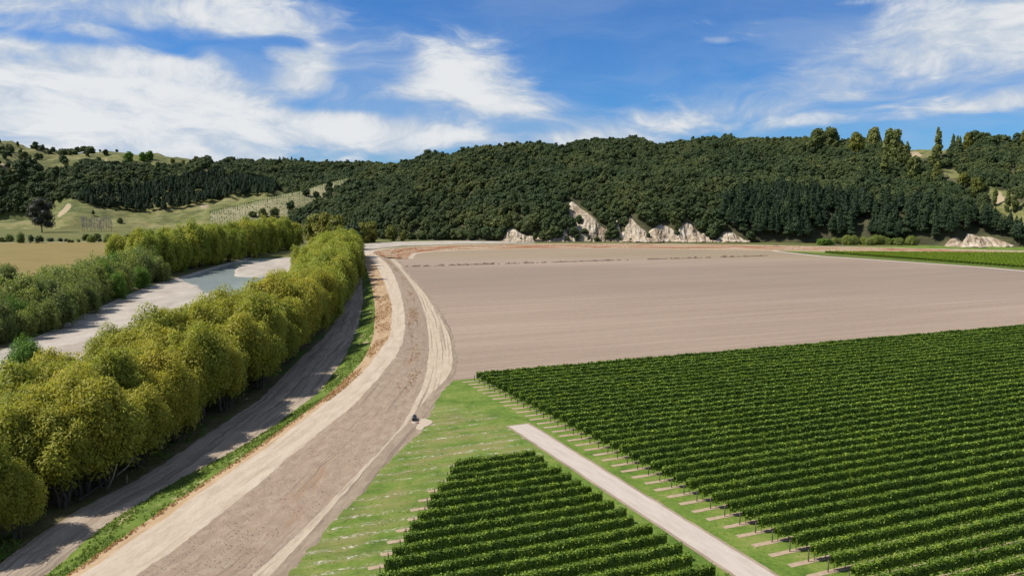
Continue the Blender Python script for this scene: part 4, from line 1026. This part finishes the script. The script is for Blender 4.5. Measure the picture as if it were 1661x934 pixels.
ORD = ['first', 'second', 'third', 'fourth', 'fifth', 'sixth', 'seventh', 'eighth', 'ninth', 'tenth', 'eleventh', 'twelfth', 'thirteenth', 'fourteenth', 'fifteenth', 'sixteenth', 'seventeenth', 'eighteenth', 'nineteenth']
TENS = {20: 'twent', 30: 'thirt', 40: 'fort', 50: 'fift', 60: 'sixt', 70: 'sevent', 80: 'eight', 90: 'ninet'}
def ordinal(n):
    if n < 20: return ORD[n - 1]
    if n >= 100: return 'hundred and ' + ordinal(n - 100) if n > 100 else 'hundredth'
    t, u = n // 10 * 10, n % 10
    return TENS[t] + ('ieth' if u == 0 else 'y ' + ORD[u - 1])


# near willow belt between track and river
WP = []
Ygrid = 84.0
while Ygrid < 560:
    xl = np.interp(Ygrid, [60, 80, 120, 150, 200, 250, 300, 350, 400, 500, 560], [-60, -73, -84.5, -86.5, -80, -80, -85, -97, -111, -131, -144]); xr = np.interp(Ygrid, YS, EX['A'])
    wv = xr - xl - 3.0; n = max(3, int(round(wv / 5.6)))
    for i in range(n):
        x = xl + 1.5 + wv * (i + .5) / n + r.normal() * 1.0
        if i == n - 1: x = min(x, xr - 2.6)
        WP.append((x, Ygrid + r.normal() * 1.4, i == n - 1, i == 0))
    Ygrid += 5.6 + Ygrid * 0.004
cnt_r = cnt_o = 0
for x, y, right, left in WP:
    p = (x, y); px_, py_ = project((x, y, 0)); hgt = np.interp(y, [80, 140, 200, 300, 420, 560], [13.2, 15.4, 17.0, 17.3, 17.4, 19.5]) * (0.78 + 0.38 * r.random())
    if right: hgt *= 0.98
    if left: hgt *= 0.86
    if px_ < -260: continue
    if px_ < 60 and y < 104 and right: continue
    kk_ = (WILE if right and y < 190 else WIL) if y < 260 else WILF
    k_ = kk_[r.integers(len(kk_))]
    if right:
        cnt_r += 1; lab = f'yellow green willow edging the shaded track, {ordinal(cnt_r)} counting away from the camera'
        gp = 'willows along the shaded track'
    else: lab = 'yellow green willow inside the belt between river and track'; gp = 'willows inside the river belt'
    placed('willow_tree', k_, p, hgt / (20.0 if kk_ is WILF else 18.5), r.random() * 6.28, lab, 'tree', gp, 1.05 + .3 * r.random(), -0.35 if not right else 0.0)
# fresh green one at the left, and the low bushy one by the track
pg = at(65, 690); placed('willow_tree', GREENW, (pg[0] - 2, pg[1]), 0.86, 1.0, 'bright green tree among the yellow willows at the left', 'tree', None, 1.0, -.3)
pb_ = at(28, 872); placed('young_willow', WIL[1], pb_, 0.46, 2.0, 'small golden willow bush alone beside the shaded track', 'tree', None, 1.25, 0.0)

# far bank: tall willows right along the water, sallows nearer
FB = []
for px_, by in [(232, 444), (250, 448), (268, 446), (285, 443), (300, 440), (316, 436), (330, 433), (346, 430), (360, 427), (376, 424), (392, 420), (408, 417), (424, 414), (440, 411), (456, 408), (470, 406), (484, 404)]:
    FB.append((*at(px_ - 4, by, -.5), 0))
for q in list(FB):
    for k_ in range(1, 3): FB.append((q[0] - 6.5 * k_ + r.normal(), q[1] + 4 * k_ + r.normal() * 3, k_))
c0 = c1 = 0
for x, y, row in sorted(FB, key=lambda q: (q[2], q[1])):
    h = np.interp(y, [430, 520, 640], [22, 25, 26]) * (0.85 + .25 * r.random())
    if row == 0: c0 += 1; lab = f'tall yellow green willow overhanging the far water edge, {ordinal(c0)} counting upstream'; gp = 'willows on the far water edge'
    else: lab = 'tall yellow green willow behind the far water edge'; gp = 'willows behind the far water edge'
    placed('willow_tree', WILF[r.integers(4)], (x, y), h / 20, r.random() * 6.28, lab, 'tree', gp, 1.05, -0.2)
LB = [(-25, 560), (8, 556), (30, 552), (52, 545), (75, 537), (95, 528), (118, 516), (135, 508), (155, 500), (175, 490), (193, 482), (212, 474), (230, 466), (248, 459), (264, 455)]
c2 = 0
for px_, by in LB:
    x, y = at(px_, by, -.5)
    for k_ in range(3):
        xx = x - 6.0 * k_ - 2.0 + r.normal(); yy = y + 4.5 * k_ + r.normal() * 1.5
        h = (7.5 + 3.6 * min(k_, 2) * .8 + 3.0 * r.random()) * (1.0 if px_ > 60 else .8)
        kd_ = SALG if r.random() < .14 else SAL; kd_ = kd_[r.integers(len(kd_))]
        if k_ == 0: c2 += 1; lab = f'grey green sallow at the edge of the gravel, {ordinal(c2)} from the left'; gp = 'sallows along the gravel'
        else: lab = 'grey green sallow behind the gravel bank'; gp = 'sallows behind the gravel bank'
        placed('sallow_tree', kd_, (xx, yy), h / 10, r.random() * 6.28, lab, 'tree', gp, 1.05, -0.4)
x, y = at(12, 462); placed('sallow_tree', SAL[0], (x, y), 0.85, .4, 'dark low bush at the left edge of the golden field', 'shrub', None, 1.3, 0)

# trees round the bend of the river and the left flats: (kind list, h0, px, base y, top y, wide, name, label)
for L_, h0, px_, by, ty, wd, nm, lab in [
        (PINE, 24, 577, 405, 356, 1.5, 'pine_tree', 'dark spreading pine at the bend of the levee'), (PINE, 24, 566, 404, 362, 1.5, 'pine_tree', 'dark pine on the left of the spreading one at the bend'),
        (YEL, 16, 602, 393, 361, .85, 'willow_tree', 'pale green willow behind the dark pine at the bend'), (YEL, 16, 590, 394, 364, .8, 'willow_tree', 'pale green willow left of the other behind the dark pine'),
        (YEL, 16, 634, 391, 367, .8, 'willow_tree', 'round yellow green willow alone at the foot of the forest'), (YEL, 16, 655, 391, 376, .75, 'willow_tree', 'small yellow willow right of the round one'),
        (YEL, 16, 545, 399, 352, .75, 'willow_tree', 'tall pale willow left of the dark pines'), (YEL, 16, 528, 398, 350, .75, 'willow_tree', 'tall pale willow, second left of the dark pines'), (YEL, 16, 510, 397, 350, .75, 'willow_tree', 'tall pale willow, third left of the dark pines'),
        (GRN, 8, 700, 389, 384, 1.6, 'shrub', 'low green scrub at the foot of the forest, left'), (GRN, 8, 716, 389, 385, 1.6, 'shrub', 'low green scrub at the foot of the forest, right'),
        (BUSH, 9.5, 64, 394, 382, 1.2, 'shrub', 'dark green shrub at the back of the golden field, largest'), (BUSH, 9.5, 50, 394, 383, 1.2, 'shrub', 'blue green shrub left of the largest behind the golden field'), (SAL[0][0], 10, 34, 394, 380, .9, 'shrub', 'grey green willow bush behind the golden field'),
        (BUSH, 9.5, 82, 392, 385, 1.3, 'shrub', 'low shrub right of the largest behind the golden field'), (BUSH, 9.5, 98, 392, 386, 1.2, 'shrub', 'small shrub at the right end of the dark group behind the golden field'),
        (POPR, 18, 140, 391, 380, 1.2, 'shrub', 'tan thicket behind the golden field, left'), (POPR, 18, 158, 391, 379, 1.2, 'shrub', 'tan thicket behind the golden field, middle'), (YEL, 16, 176, 391, 380, 1.1, 'shrub', 'yellow green bush in the tan thicket'),
        (BUSH, 9.5, 190, 391, 382, 1.2, 'shrub', 'dark bush right of the tan thicket'), (YEL, 16, 208, 390, 380, 1.0, 'shrub', 'yellow bush beside the far willows')]:
    x, y = at(px_, by); h = (by - ty) / F * y; m = L_ if isinstance(L_, bpy.types.Mesh) else L_[random.randrange(len(L_))]
    far_tree(nm, m, (x, y, 0.2), h, h0, lab, 'shrub' if nm == 'shrub' else 'tree', None, wd, .3)


for px_ in np.concatenate([np.linspace(-30, 30, 7), np.linspace(104, 132, 5), np.linspace(150, 222, 9)]):
    x, y = at(px_ + r.normal() * 2, 391.5 + 2.0 * r.random()); k_ = [SAL[0][0], BUSH[1], YEL[0], POPR[1]][r.integers(4)]; h0_ = {'crown': 10.0}.get(k_.name.split('.')[0], 9.5 if k_ is BUSH[1] else 16.0)
    far_tree('shrub', k_, (x, y, .1), (4 + 7 * r.random() ** 2) / F * y, h0_, 'small scrubby bush in the hedge line behind the golden field', 'shrub', 'hedge scrub behind the golden field', 1.2, .2)


def gum_tree():
    r2 = np.random.default_rng(400); x, y = at(68, 377); h = (377 - 322) / F * y; o = obj('gum_tree', None, None, (x, y, 0), 'big dark lone gum tree on the flat below the knoll', 'tree')
    st = [bend(r2, (0, 0, -1), (0, 0, h * .55), .9, .4, 6, .4)]; L = []
    for i in range(11):
        a = i * 2.4; u = i / 10; R_ = h * (.20 if u < .9 else .08); z = h * (.24 + .66 * u); e = (R_ * math.cos(a), R_ * math.sin(a), z); st.append(bend(r2, (0, 0, h * (.18 + .35 * u)), e, .3, .08, 5, .3)); L.append((e, (h * .19, h * .19, h * .13)))
    V, Q, a = crown(L, 4200, 0.8, r2, .3, .8, core_s=.7)
    obj('crown', mesh('crown', V, Q, attrs={'var': a}, mats=[MAT['gum']]), o); obj('trunk', trunk_mesh('trunk', st, MAT['bark']), o)


gum_tree()


def bare_kind(seed):
    r2 = np.random.default_rng(seed); st = [bend(r2, (0, 0, -.5), (0, 0, 17), .28, .05, 7, .2)]
    for i in range(26):
        z = 3 + 13 * r2.random(); a = r2.random() * 6.28; l = 1.2 + 2.2 * (1 - z / 18); st.append(bend(r2, (0, 0, z), (l * math.cos(a), l * math.sin(a), z + 2.5 + 2 * r2.random()), .10, .04, 4, .1))
    V, Q, _ = join([(*tube(p, q, 4), 0) for p, q in st]); tm = mesh('trunk', V, Q, mats=[MAT['pale_bark']])
    L = [((0, 0, 4 + i * 1.6), (1.6 + .5 * r2.random(), 1.6, 1.6)) for i in range(8)]
    V, Q, a = crown(L, 420, 0.6, r2, 0, 1.0, core_s=0, aspect=.10, droop=np.array([0, 0, 2.0])); return mesh('twigs', V, Q, attrs={'var': a}, mats=[MAT['twig']]), tm


BARE = [bare_kind(410 + i) for i in range(3)]
c3 = 0
for px_ in np.linspace(134, 181, 13):
    x, y = at(px_ + r.normal() * .8, 375.5 + r.normal() * .5); h = 25 / F * y * (.85 + .25 * r.random()); c3 += 1
    o = obj('bare_poplar', None, None, (x, y, 0), f'leafless grey poplar in the grove below the pasture, {ordinal(c3)} from the left', 'tree', 'leafless poplar grove', rz=r.random() * 6, sc=h / 18)
    tw, tk = BARE[r.integers(3)]; obj('twigs', tw, o); obj('trunk', tk, o)

# scrub along the foot of the right-hand pines, and driftwood
c4 = 0
for px_ in list(np.linspace(1332, 1385, 6)) + list(np.linspace(1400, 1525, 14)):
    x, y = at(px_, 396.5 + r.random() * 1.5); c4 += 1
    far_tree('scrub_bush', (SAL[r.integers(4)][0] if r.random() < .6 else GRN[r.integers(2)]), (x, y, 0), (8 + 5 * r.random()) / F * y, 9.0, f'grey green scrub bush at the foot of the pines, {ordinal(c4)} from the left', 'shrub', 'scrub at the foot of the pines', 1.3)
for (pxa, pya, pxb, pyb, lab) in [(1333, 392, 1343, 397, 'pale fallen log leaning below the pines'), (1342, 397, 1372, 397.5, 'long pale driftwood log at the foot of the pines'), (1256, 405, 1266, 402, 'dark driftwood snag at the tip of the far vineyard')]:
    a_, b_ = at(pxa, 398), at(pxb, 398); za = (398 - pya) / F * a_[1]; zb = (398 - pyb) / F * b_[1]
    pts = [(a_[0] + (b_[0] - a_[0]) * u, a_[1] + (b_[1] - a_[1]) * u + 1.2 * math.sin(u * 3), max(0.3, za + (zb - za) * u) + .3 * math.sin(u * 5)) for u in np.linspace(0, 1, 6)]
    st = [(pts, [.5, .48, .42, .36, .3, .15]), ([pts[2], (pts[2][0] + 1.5, pts[2][1] - 1, pts[2][2] + 1.6)], [.2, .06]), ([pts[4], (pts[4][0] + 1, pts[4][1] + .5, pts[4][2] + 1.5)], [.16, .05])]
    obj('driftwood_log', trunk_mesh('driftwood_log', st, MAT['pale_bark']), None, None, lab, 'log')
# leaning pale dead tree on the right-hand bluff
x, y = at(1567, 392); s_ = y / F
obj('leaning_tree', None)['label'] = 'pale trunked tree leaning out over the right-hand bluff'
lt = bpy.data.objects['leaning_tree']; lt['category'] = 'tree'; lt.location = (x, y + 14, 20)
r2 = np.random.default_rng(77); tp = [(0, 0, 0), (2.5 * s_, -1, 7 * s_), (7 * s_, -2, 14 * s_), (11 * s_, -3, 17 * s_)]
obj('trunk', trunk_mesh('trunk', [(tp, [.45, .38, .28, .14]), ([tp[1], (-1.5 * s_, 0, 15 * s_)], [.2, .06])], MAT['pale_bark']), lt)
V, Q, a = crown([((8 * s_, -2, 18 * s_), (6 * s_, 3, 2.2 * s_)), ((3 * s_, -1, 16 * s_), (4 * s_, 3, 2 * s_))], 420, .6, r2, .4, .7); obj('crown', mesh('crown', V, Q, attrs={'var': a}, mats=[MAT['poplar']]), lt)

sheet('river_bend_gravel', [at(px_, py_) for px_, py_ in [(556, 402), (585, 396.5), (612, 393.5), (640, 392.2), (700, 391), (760, 390.3), (865, 390), (868, 394), (740, 396), (650, 399), (604, 404), (575, 406)]], 0.03, MAT['gravel'])
# golden field on the far bank with its pale back edge
gold = [at(px_, py_) for px_, py_ in [(-120, 445), (-120, 393.5), (0, 393.5), (110, 392.5), (222, 391), (260, 392), (236, 415), (190, 440), (60, 470), (-40, 490)]]
sheet('golden_field', gold, 0.03, MAT['gold'])
edge_ = [at(px_, py_) for px_, py_ in [(-120, 393.6), (0, 393.6), (110, 392.6), (222, 391.2)]]
ribbon('pale_farm_track', edge_, 4.0, 0.05, MAT['path'], .5)

# fallen and broken branches at the foot of the near willows
for i, (pts, lab) in enumerate([([(128, 812, 0.2), (165, 784, 1.2), (190, 772, 2.8)], 'long broken branch propped against the near willows'), ([(172, 797, 0), (183, 775, 3.2), (190, 752, 6.0)], 'pale leaning stem among the near willows'),
                              ([(190, 770, 1.4), (206, 757, 2.6), (217, 740, 3.6)], 'thick snapped pale limb sticking out of the willows'), ([(205, 785, 0), (206, 770, 2.0)], 'short pale stump under the snapped limb'), ([(60, 820, .4), (90, 806, .5), (122, 800, .4)], 'log lying on the ground behind the track')]):
    q = [(*at(px_, py_ + 0 * z_, z_), z_) for px_, py_, z_ in pts]; n_ = len(q)
    obj('fallen_branch', trunk_mesh('fallen_branch', [(q, list(np.linspace(.16, .07, n_)))], MAT['pale_bark'] if 'pale' in lab else MAT['bark']), None, None, lab, 'branch')

# ------------------------------------------------------------------ vines
def vine_segment(seed, L, n, sz, mat='vine'):
    r2 = np.random.default_rng(seed); x = r2.random(n) * L; side = r2.random(n); hgt = 1.86 + .17 * vnoise(x * 1.2 + seed * 9, x * 0, 3, .6); wd = .31 + .09 * vnoise(x * 1.2 + 40 + seed, x * 0 + 3, 3, .6)
    low = .62 + .18 * vnoise(x * 1.1 + 80 + seed, x * 0 + 7, 3)
    C = np.zeros((n, 3)); N_ = np.zeros((n, 3)); C[:, 0] = x
    top = side < .42; zz = low + (hgt - low) * r2.random(n) ** .8
    sg = np.where(r2.random(n) < .5, -1, 1)
    C[:, 1] = np.where(top, (r2.random(n) * 2 - 1) * wd * .9, sg * wd * (1 + .25 * r2.normal(size=n) * .6)); C[:, 2] = np.where(top, hgt + .10 * r2.normal(size=n), zz)
    sh = r2.random(n) < .05; C[sh, 2] = hgt[sh] + .12 + .22 * r2.random(sh.sum())
    N_[:, 1] = np.where(top, 0, sg); N_[:, 2] = np.where(top, 1.0, .45); N_ += .5 * r2.normal(size=N_.shape)
    V, Q = leaves(C, N_, sz * (.65 + .7 * r2.random(n)), r2, .75)
    var = np.repeat(np.clip(.12 + r2.random(n) * .5 + .30 * (vnoise(x * 2.2 + seed, C[:, 2] * 2.0, 2) + .25), 0, 1), 4); parts = [(V, Q, var)]
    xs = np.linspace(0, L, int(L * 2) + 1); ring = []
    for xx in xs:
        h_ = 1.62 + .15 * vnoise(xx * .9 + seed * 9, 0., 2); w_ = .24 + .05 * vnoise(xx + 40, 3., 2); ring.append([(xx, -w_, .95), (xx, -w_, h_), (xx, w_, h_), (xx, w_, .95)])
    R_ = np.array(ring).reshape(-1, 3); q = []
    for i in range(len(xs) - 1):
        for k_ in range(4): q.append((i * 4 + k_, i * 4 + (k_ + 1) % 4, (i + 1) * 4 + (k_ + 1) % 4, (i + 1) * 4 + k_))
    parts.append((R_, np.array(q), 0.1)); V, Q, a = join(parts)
    return mesh('canopy', V, Q, attrs={'var': a}, mats=[MAT[mat]])


SEG = [vine_segment(500 + i, 8.0, 3000, .125) for i in range(8)]
SEG_M = [vine_segment(510 + i, 8.0, 1500, .17) for i in range(5)]
SEG_F = [vine_segment(520 + i, 24.0, 1700, .30, 'vine_far') for i in range(4)]
pv, pq = tube([(0, 0, -.2), (0, 0, .7), (0, 0, 1.45)], [.075, .072, .07], 8); POST = mesh('end_post', pv, pq, mats=[MAT['post']])
def vtrunk(seed):
    r2 = np.random.default_rng(seed); p, q = bend(r2, (0, 0, -.05), (.05, 0, 1.0), .045, .03, 5, .05); v, f_ = tube(p, q, 5); return mesh('vine_trunk', v, f_, mats=[MAT['bark']])
VT = [vtrunk(530 + i) for i in range(3)]
wv_, wq = tube([(0, 0, .03), (-1.3, 0, 0.0)], [.012, .012], 4, False)


def vine_row(p, length, label, group, strip=True, seglist=None, lead=2.6, posts=True, trunks=4, flip_end=False):
    """one trellis row: end post, stems, leafy canopy pieces, bare soil strip on the headland"""
    o = obj('vine_row', None, None, (p[0], p[1], 0), label, 'vine row', group, rz=RA)
    s = 0.55; dist = math.hypot(p[0], p[1]); first = True
    while s < length - 0.5:
        q = np.array(p) + RD * (s + 4); d = math.hypot(*q); S = seglist or (SEG if d < 135 else SEG_M); m = S[r.integers(len(S))]; Ls = 24.0 if S is SEG_F else 8.0
        fit = min(1.0, (length - s) / Ls)
        if fit < .12: break
        c = obj('canopy', m, o, (s if r.random() < .5 else s, 0, 0)); ky_ = -1 if r.random() < .5 else 1
        c.scale = (fit * 1.01, ky_ * (0.92 + .2 * r.random()), 0.95 + .09 * r.random()); s += Ls * fit
    if posts: obj('end_post', POST, o, (0, 0, 0))
    for k_ in range(trunks): obj('vine_trunk', VT[r.integers(3)], o, (.9 + 1.7 * k_, 0, 0), rz=r.random() * 6)
    return o


STRIPS = bpy.data.objects['headland_grass']
def soil_strip(p, a, b, w=0.85):
    xs = np.arange(a, b + .01, 0.8); e0 = .10 * vnoise(xs * .9 + p[0], xs * 0 + p[1], 3); e1 = .10 * vnoise(xs * .9 + p[0] + 50, xs * 0 + p[1], 3)
    P_ = np.array(p)[None] + RD[None] * xs[:, None]
    V = np.stack([np.c_[P_ - RN * (w / 2 + e0)[:, None], np.full(len(xs), .008)], np.c_[P_ + RN * (w / 2 + e1)[:, None], np.full(len(xs), .008)]], 1)
    obj('soil_strip', mesh('soil_strip', V.reshape(-1, 3), grid_faces(len(xs), 2), mats=[MAT['strip']]), STRIPS)


# large block on the right: rows start at the surveyed line of end posts
nrow = 0
for k_ in range(-3, 40):
    p = P0 + STEP * k_; nrow += 1
    # run out of the frame on the right, a little beyond
    den = RD[0] - 0.672 * RD[1]; run = (0.672 * p[1] - p[0]) / den + 14
    if run < 6: continue
    vine_row(p, run, f'vine row of the large block, {ordinal(nrow)} row from the bare field', 'vine rows of the large block', trunks=4 if p[1] < 150 else 2)
    soil_strip(p, -2.5 - .5 * r.random(), run)
# smaller block left of the path
RT = np.array([at(780 + a / 4.1525, 720 + b / 4.1525, 1.85) for a, b in [(365, 42), (415, 80), (480, 125), (545, 160), (605, 195), (660, 240), (745, 295), (815, 350), (880, 400), (975, 435), (1045, 500), (1145, 555), (1235, 600), (1340, 680), (1460, 740), (1580, 810)]])
idx = np.arange(len(RT)); fx = np.polyfit(idx, RT[:, 0], 1); fy = np.polyfit(idx, RT[:, 1], 1)
l0 = np.array(at(737, 764)); l1 = np.array(at(622, 930)); ld = (l1 - l0)
nrow = 0
for k_ in range(0, 21):
    e = np.array([np.polyval(fx, k_), np.polyval(fy, k_)]); nrow += 1
    # where this row meets the oblique line of left ends
    M_ = np.array([[RD[0], ld[0]], [RD[1], ld[1]]]); s_, u_ = np.linalg.solve(M_, e - l0); s_ += r.normal() * .3
    p = e - RD * s_
    vine_row(p, s_, f'vine row of the small block left of the path, {ordinal(nrow)} from its far end', 'vine rows of the small block', trunks=3)
    soil_strip(p, -2.4 if nrow > 2 else -.3, s_ + (.9 if nrow > 3 else .2))
# far vineyard beyond the field road
v0 = np.array(at(1258, 405.6)); v1 = np.array(at(1661, 436.0)); vd = v1 - v0; vl = np.linalg.norm(vd); vd /= vl
nrow = 0
for q in np.arange(0, vl + 40, 2.9):
    p = v0 + vd * q + np.array([1.0, 0]); run = (0.672 * p[1] - p[0]) / (RD[0] - 0.672 * RD[1]) + 16
    yl = np.interp(p[0] + 80, fl[:, 0], fl[:, 1]) - 30; run = min(run, (yl - p[1]) / RD[1]); nrow += 1
    if run < 5: continue
    vine_row(p, run, f'vine row of the distant vineyard, {ordinal(nrow)} from its left tip', 'vine rows of the distant vineyard', seglist=SEG_F, posts=True, trunks=0)
gp_ = [tuple(v0 - RD * 5 - vd * 6), tuple(v1 - RD * 2 + vd * 60), tuple(v1 + RD * 240 + vd * 60), tuple(v0 + RD * 240 - vd * 6)]
sheet('vineyard_grass', gp_, 0.004, MAT['headland'])

# ------------------------------------------------------------------ small things
# black culvert pipe lying in the ditch, pale headwall slab with red ends
def pipe():
    x, y = at(672, 684); o = obj('culvert_pipe', None, None, (x, y, .05), 'short black plastic culvert pipe lying beside the field track', 'pipe', rz=math.radians(5), sc=.86)
    m, T, out = new_mat('black_plastic'); principled(T, out, (0.018, 0.02, 0.026), 0.35, spec=.5)
    n = 20; V = []; Q = []; prof = []
    for i in range(25):
        prof.append((i * 0.1, .46 + (.03 if i % 2 else 0)))
    prof = [(0, .40)] + [(0, .52), (.14, .52)] + [(q_[0] + .15, q_[1]) for q_ in prof] + [(2.55, .40), (0.2, .40)]
    for yy, rr in prof:
        for k_ in range(n): V.append((rr * math.cos(2 * math.pi * k_ / n), yy, .5 + rr * math.sin(2 * math.pi * k_ / n)))
    for i in range(len(prof) - 1):
        for k_ in range(n): Q.append((i * n + k_, i * n + (k_ + 1) % n, (i + 1) * n + (k_ + 1) % n, (i + 1) * n + k_))
    obj('pipe_wall', mesh('pipe_wall', V, np.array(Q), mats=[m]), o)
    rv, rq = tube([(0, 0.9, 1.02), (0, 1.15, 1.16), (0, 1.4, 1.02)], [.05, .05, .05], 6); obj('lifting_lug', mesh('lifting_lug', rv, rq, mats=[m]), o)
    cm = ground_mat('pale_concrete', [(.3, (.50, .46, .42)), (.7, (.62, .59, .55))], (2, 2, 2)); rm, T2, o2 = new_mat('red_paint'); principled(T2, o2, (.5, .05, .03), .6)
    hx_, hy_ = at(672.5, 686.5); h = obj('headwall_slab', None, None, (hx_, hy_, 0), 'pale slab with red ends in front of the black pipe', 'slab', rz=math.radians(4))
    def bx(a, b): 
        (x0, y0, z0), (x1, y1, z1) = a, b; e = .03
        Vv = [(x0, y0, z0), (x1, y0, z0), (x1, y1, z0), (x0, y1, z0), (x0 + e, y0 + e, z1), (x1 - e, y0 + e, z1), (x1 - e, y1 - e, z1), (x0 + e, y1 - e, z1)]
        return np.array(Vv), np.array([(0, 3, 2, 1), (4, 5, 6, 7), (0, 1, 5, 4), (1, 2, 6, 5), (2, 3, 7, 6), (3, 0, 4, 7)])
    obj('slab', mesh('slab', *bx((-.62, -.35, 0), (.62, .35, .22)), mats=[cm]), h)
    for sx_ in (-1, 1): obj('red_end', mesh('red_end', *bx((sx_ * .72 - .09, -.3, 0), (sx_ * .72 + .09, .3, .2)), mats=[rm]), h)


pipe()
# spilled pale soil round the pipe
sp = [at(px_, py_) for px_, py_ in [(668, 690), (676, 679), (690, 679), (700, 682), (702, 685), (696, 690), (688, 693), (684, 698), (674, 696)]]
sheet('spilled_soil', sp, 0.06, MAT['crest'])

# broken line of dead stalks across the tilled field
a0 = np.array(at(655, 433.5)); a1 = np.array(at(1246, 415.5)); row = obj('dead_stalk_row', None, None, (a0[0], a0[1], 0), 'broken line of dead brown stalks across the bare field', 'stalk row')
def stalk_kind(seed):
    r2 = np.random.default_rng(seed); n = 26; C = np.c_[r2.normal(size=n) * .9, r2.normal(size=n) * .2, .35 + .55 * r2.random(n)]; V, Q = leaves(C, np.c_[r2.normal(size=n), r2.normal(size=n), r2.normal(size=n) * .2], .45 + .35 * r2.random(n), r2, .16, np.array([0, 0, 3.0])); return mesh('stalk_clump', V, Q, attrs={'var': np.repeat(r2.random(n), 4)}, mats=[MAT['dead_stalk']])
SK = [stalk_kind(600 + i) for i in range(4)]; LL = np.linalg.norm(a1 - a0)
for s_ in np.arange(0, LL, 1.9):
    q = a0 + (a1 - a0) * s_ / LL
    if vnoise(s_ * .06, 3.3, 3) + .7 * (r.random() - .5) < (-0.40 if s_ < LL * .55 else -0.15): continue
    obj('stalk_clump', SK[r.integers(4)], row, (q[0] - a0[0], q[1] - a0[1] + r.normal() * .3, 0), rz=math.atan2(*(a1 - a0)[::-1]) + r.normal() * .2, sc=.5 + .7 * r.random() ** 2)


# tufts: grass on the verge, dry weeds on the banks
def tufts(name, P, mat, sz, per, label, cat, seed, tall=1.0):
    r2 = np.random.default_rng(seed); P = np.repeat(P, per, 0); n = len(P); s = sz * (.5 + r2.random(n)); C = P + np.c_[r2.normal(size=n) * sz * .7, r2.normal(size=n) * sz * .7, s * .6 * tall]
    V, Q = leaves(C, np.c_[r2.normal(size=n), r2.normal(size=n), .5 + r2.normal(size=n) * .4], s, r2, .3, np.array([0, 0, 1.6 * tall]))
    obj(name, mesh(name, V, Q, attrs={'var': np.repeat(r2.random(n), 4)}, mats=[mat]), label=label, cat=cat, kind='stuff')


def scatter_band(a, b, za, zb, n, r2, y0, y1, dens=None, t0=0.0, t1=1.0):
    u = r2.random(n); Y = y0 * (y1 / y0) ** r2.random(n); u = t0 + (t1 - t0) * u; xa_ = np.interp(Y, YS, EX[a]); xb_ = np.interp(Y, YS, EX[b]); X = xa_ + (xb_ - xa_) * u; P_ = np.c_[X, Y, za + (zb - za) * u]
    return P_[dens(X, Y, u)] if dens else P_


r3 = np.random.default_rng(31)
tufts('verge_grass', scatter_band('B', 'C', .35, 2.1, 9000, r3, 60, 560, lambda X, Y, u: vnoise(X * .25, Y * .12, 3) + .5 * (r3.random(len(X)) - .5) > -0.1), MAT['grass_blade'], .15, 7, 'bright green grass growing on the river side of the levee', 'grass', 41)
tufts('woodland_undergrowth', scatter_band('L1', 'A', -.9, .25, 5000, r3, 60, 480, lambda X, Y, u: vnoise(X * .12 + 7, Y * .06, 3) > 0.0, .25, .97), MAT['grass_blade'], .22, 6, 'green undergrowth below the willows', 'grass', 42)
W1 = scatter_band('C', 'D', 2.1, 2.6, 5200, r3, 150, 560, lambda X, Y, u: (vnoise(X * .4, Y * .07, 3) + .5 * (r3.random(len(X)) - .5) > 0.02))
W2 = scatter_band('E', 'F', 2.6, .3, 3600, r3, 165, 560, lambda X, Y, u: (np.abs(u - .45 - .25 * vnoise(Y * .02, Y * 0, 2)) < .22) & (vnoise(X * .3 + 9, Y * .05, 3) + .5 * (r3.random(len(X)) - .5) > 0.05))
W3 = scatter_band('C', 'D', 2.1, 2.6, 1500, r3, 60, 160, lambda X, Y, u: u < .4)
tufts('dry_weeds', np.concatenate([W1, W2, W3]), MAT['dry_weed'], .16, 6, 'rusty dry weeds on the flanks of the levee', 'weeds', 43)
tufts('levee_stubble', scatter_band('E', 'F', 2.6, .3, 4500, r3, 62, 330, lambda X, Y, u: vnoise(X * .5, Y * .25, 3) + .6 * (r3.random(len(X)) - .5) > 0.0, .04, 1.0), MAT['dead_stalk'], .07, 3, 'brown stubble dotted over the tilled levee slope', 'stubble', 45, .5)
q = r3.integers(0, 420, 5000); of = 3 + 24 * r3.random(5000); FP = np.c_[fl[q] + nrm[q] * of[:, None], np.interp(of, [3, 8, 14, 20, 26, 32], [2.55, 2.1, 1.5, .9, .35, 0])]; FP = FP[vnoise(FP[:, 0] * .03, FP[:, 1] * .15, 3) > 0]
tufts('far_dry_weeds', FP, MAT['dry_weed'], .45, 2, 'rusty dry weeds on the far levee bank', 'weeds', 44, .6)


# turf of the headland and the vine alleys: short uneven tufts
n_ = 14000; GXY = np.c_[-45 + 175 * r3.random(n_), 62 + 130 * r3.random(n_) ** 1.4]
ok = GXY[:, 0] > np.interp(GXY[:, 1], YS, EX['H']) + .4
rel = GXY - P0; rowc = rel @ RN; along = rel @ RD - rowc * (STEP @ RD) / (STEP @ RN); ok &= ~((along > 0.5) & (rowc < 12)); ok &= rowc < 9.5
u_ = (GXY - pa) @ pd; w_ = np.abs((GXY - pa) @ np.array([pd[1], -pd[0]])); ok &= ~((w_ < pw / 2 + .35) & (u_ > -.5))
ok &= vnoise(GXY[:, 0] * .22, GXY[:, 1] * .22, 4) + .8 * (r3.random(n_) - .5) > -0.05
ok &= np.abs(GXY[:, 0]) < 0.68 * GXY[:, 1] + 6
tufts('headland_turf', np.c_[GXY[ok], np.full(ok.sum(), -.02)], MAT['turf'], .07, 5, 'short uneven grass of the headland between levee and vines', 'grass', 46, .7)
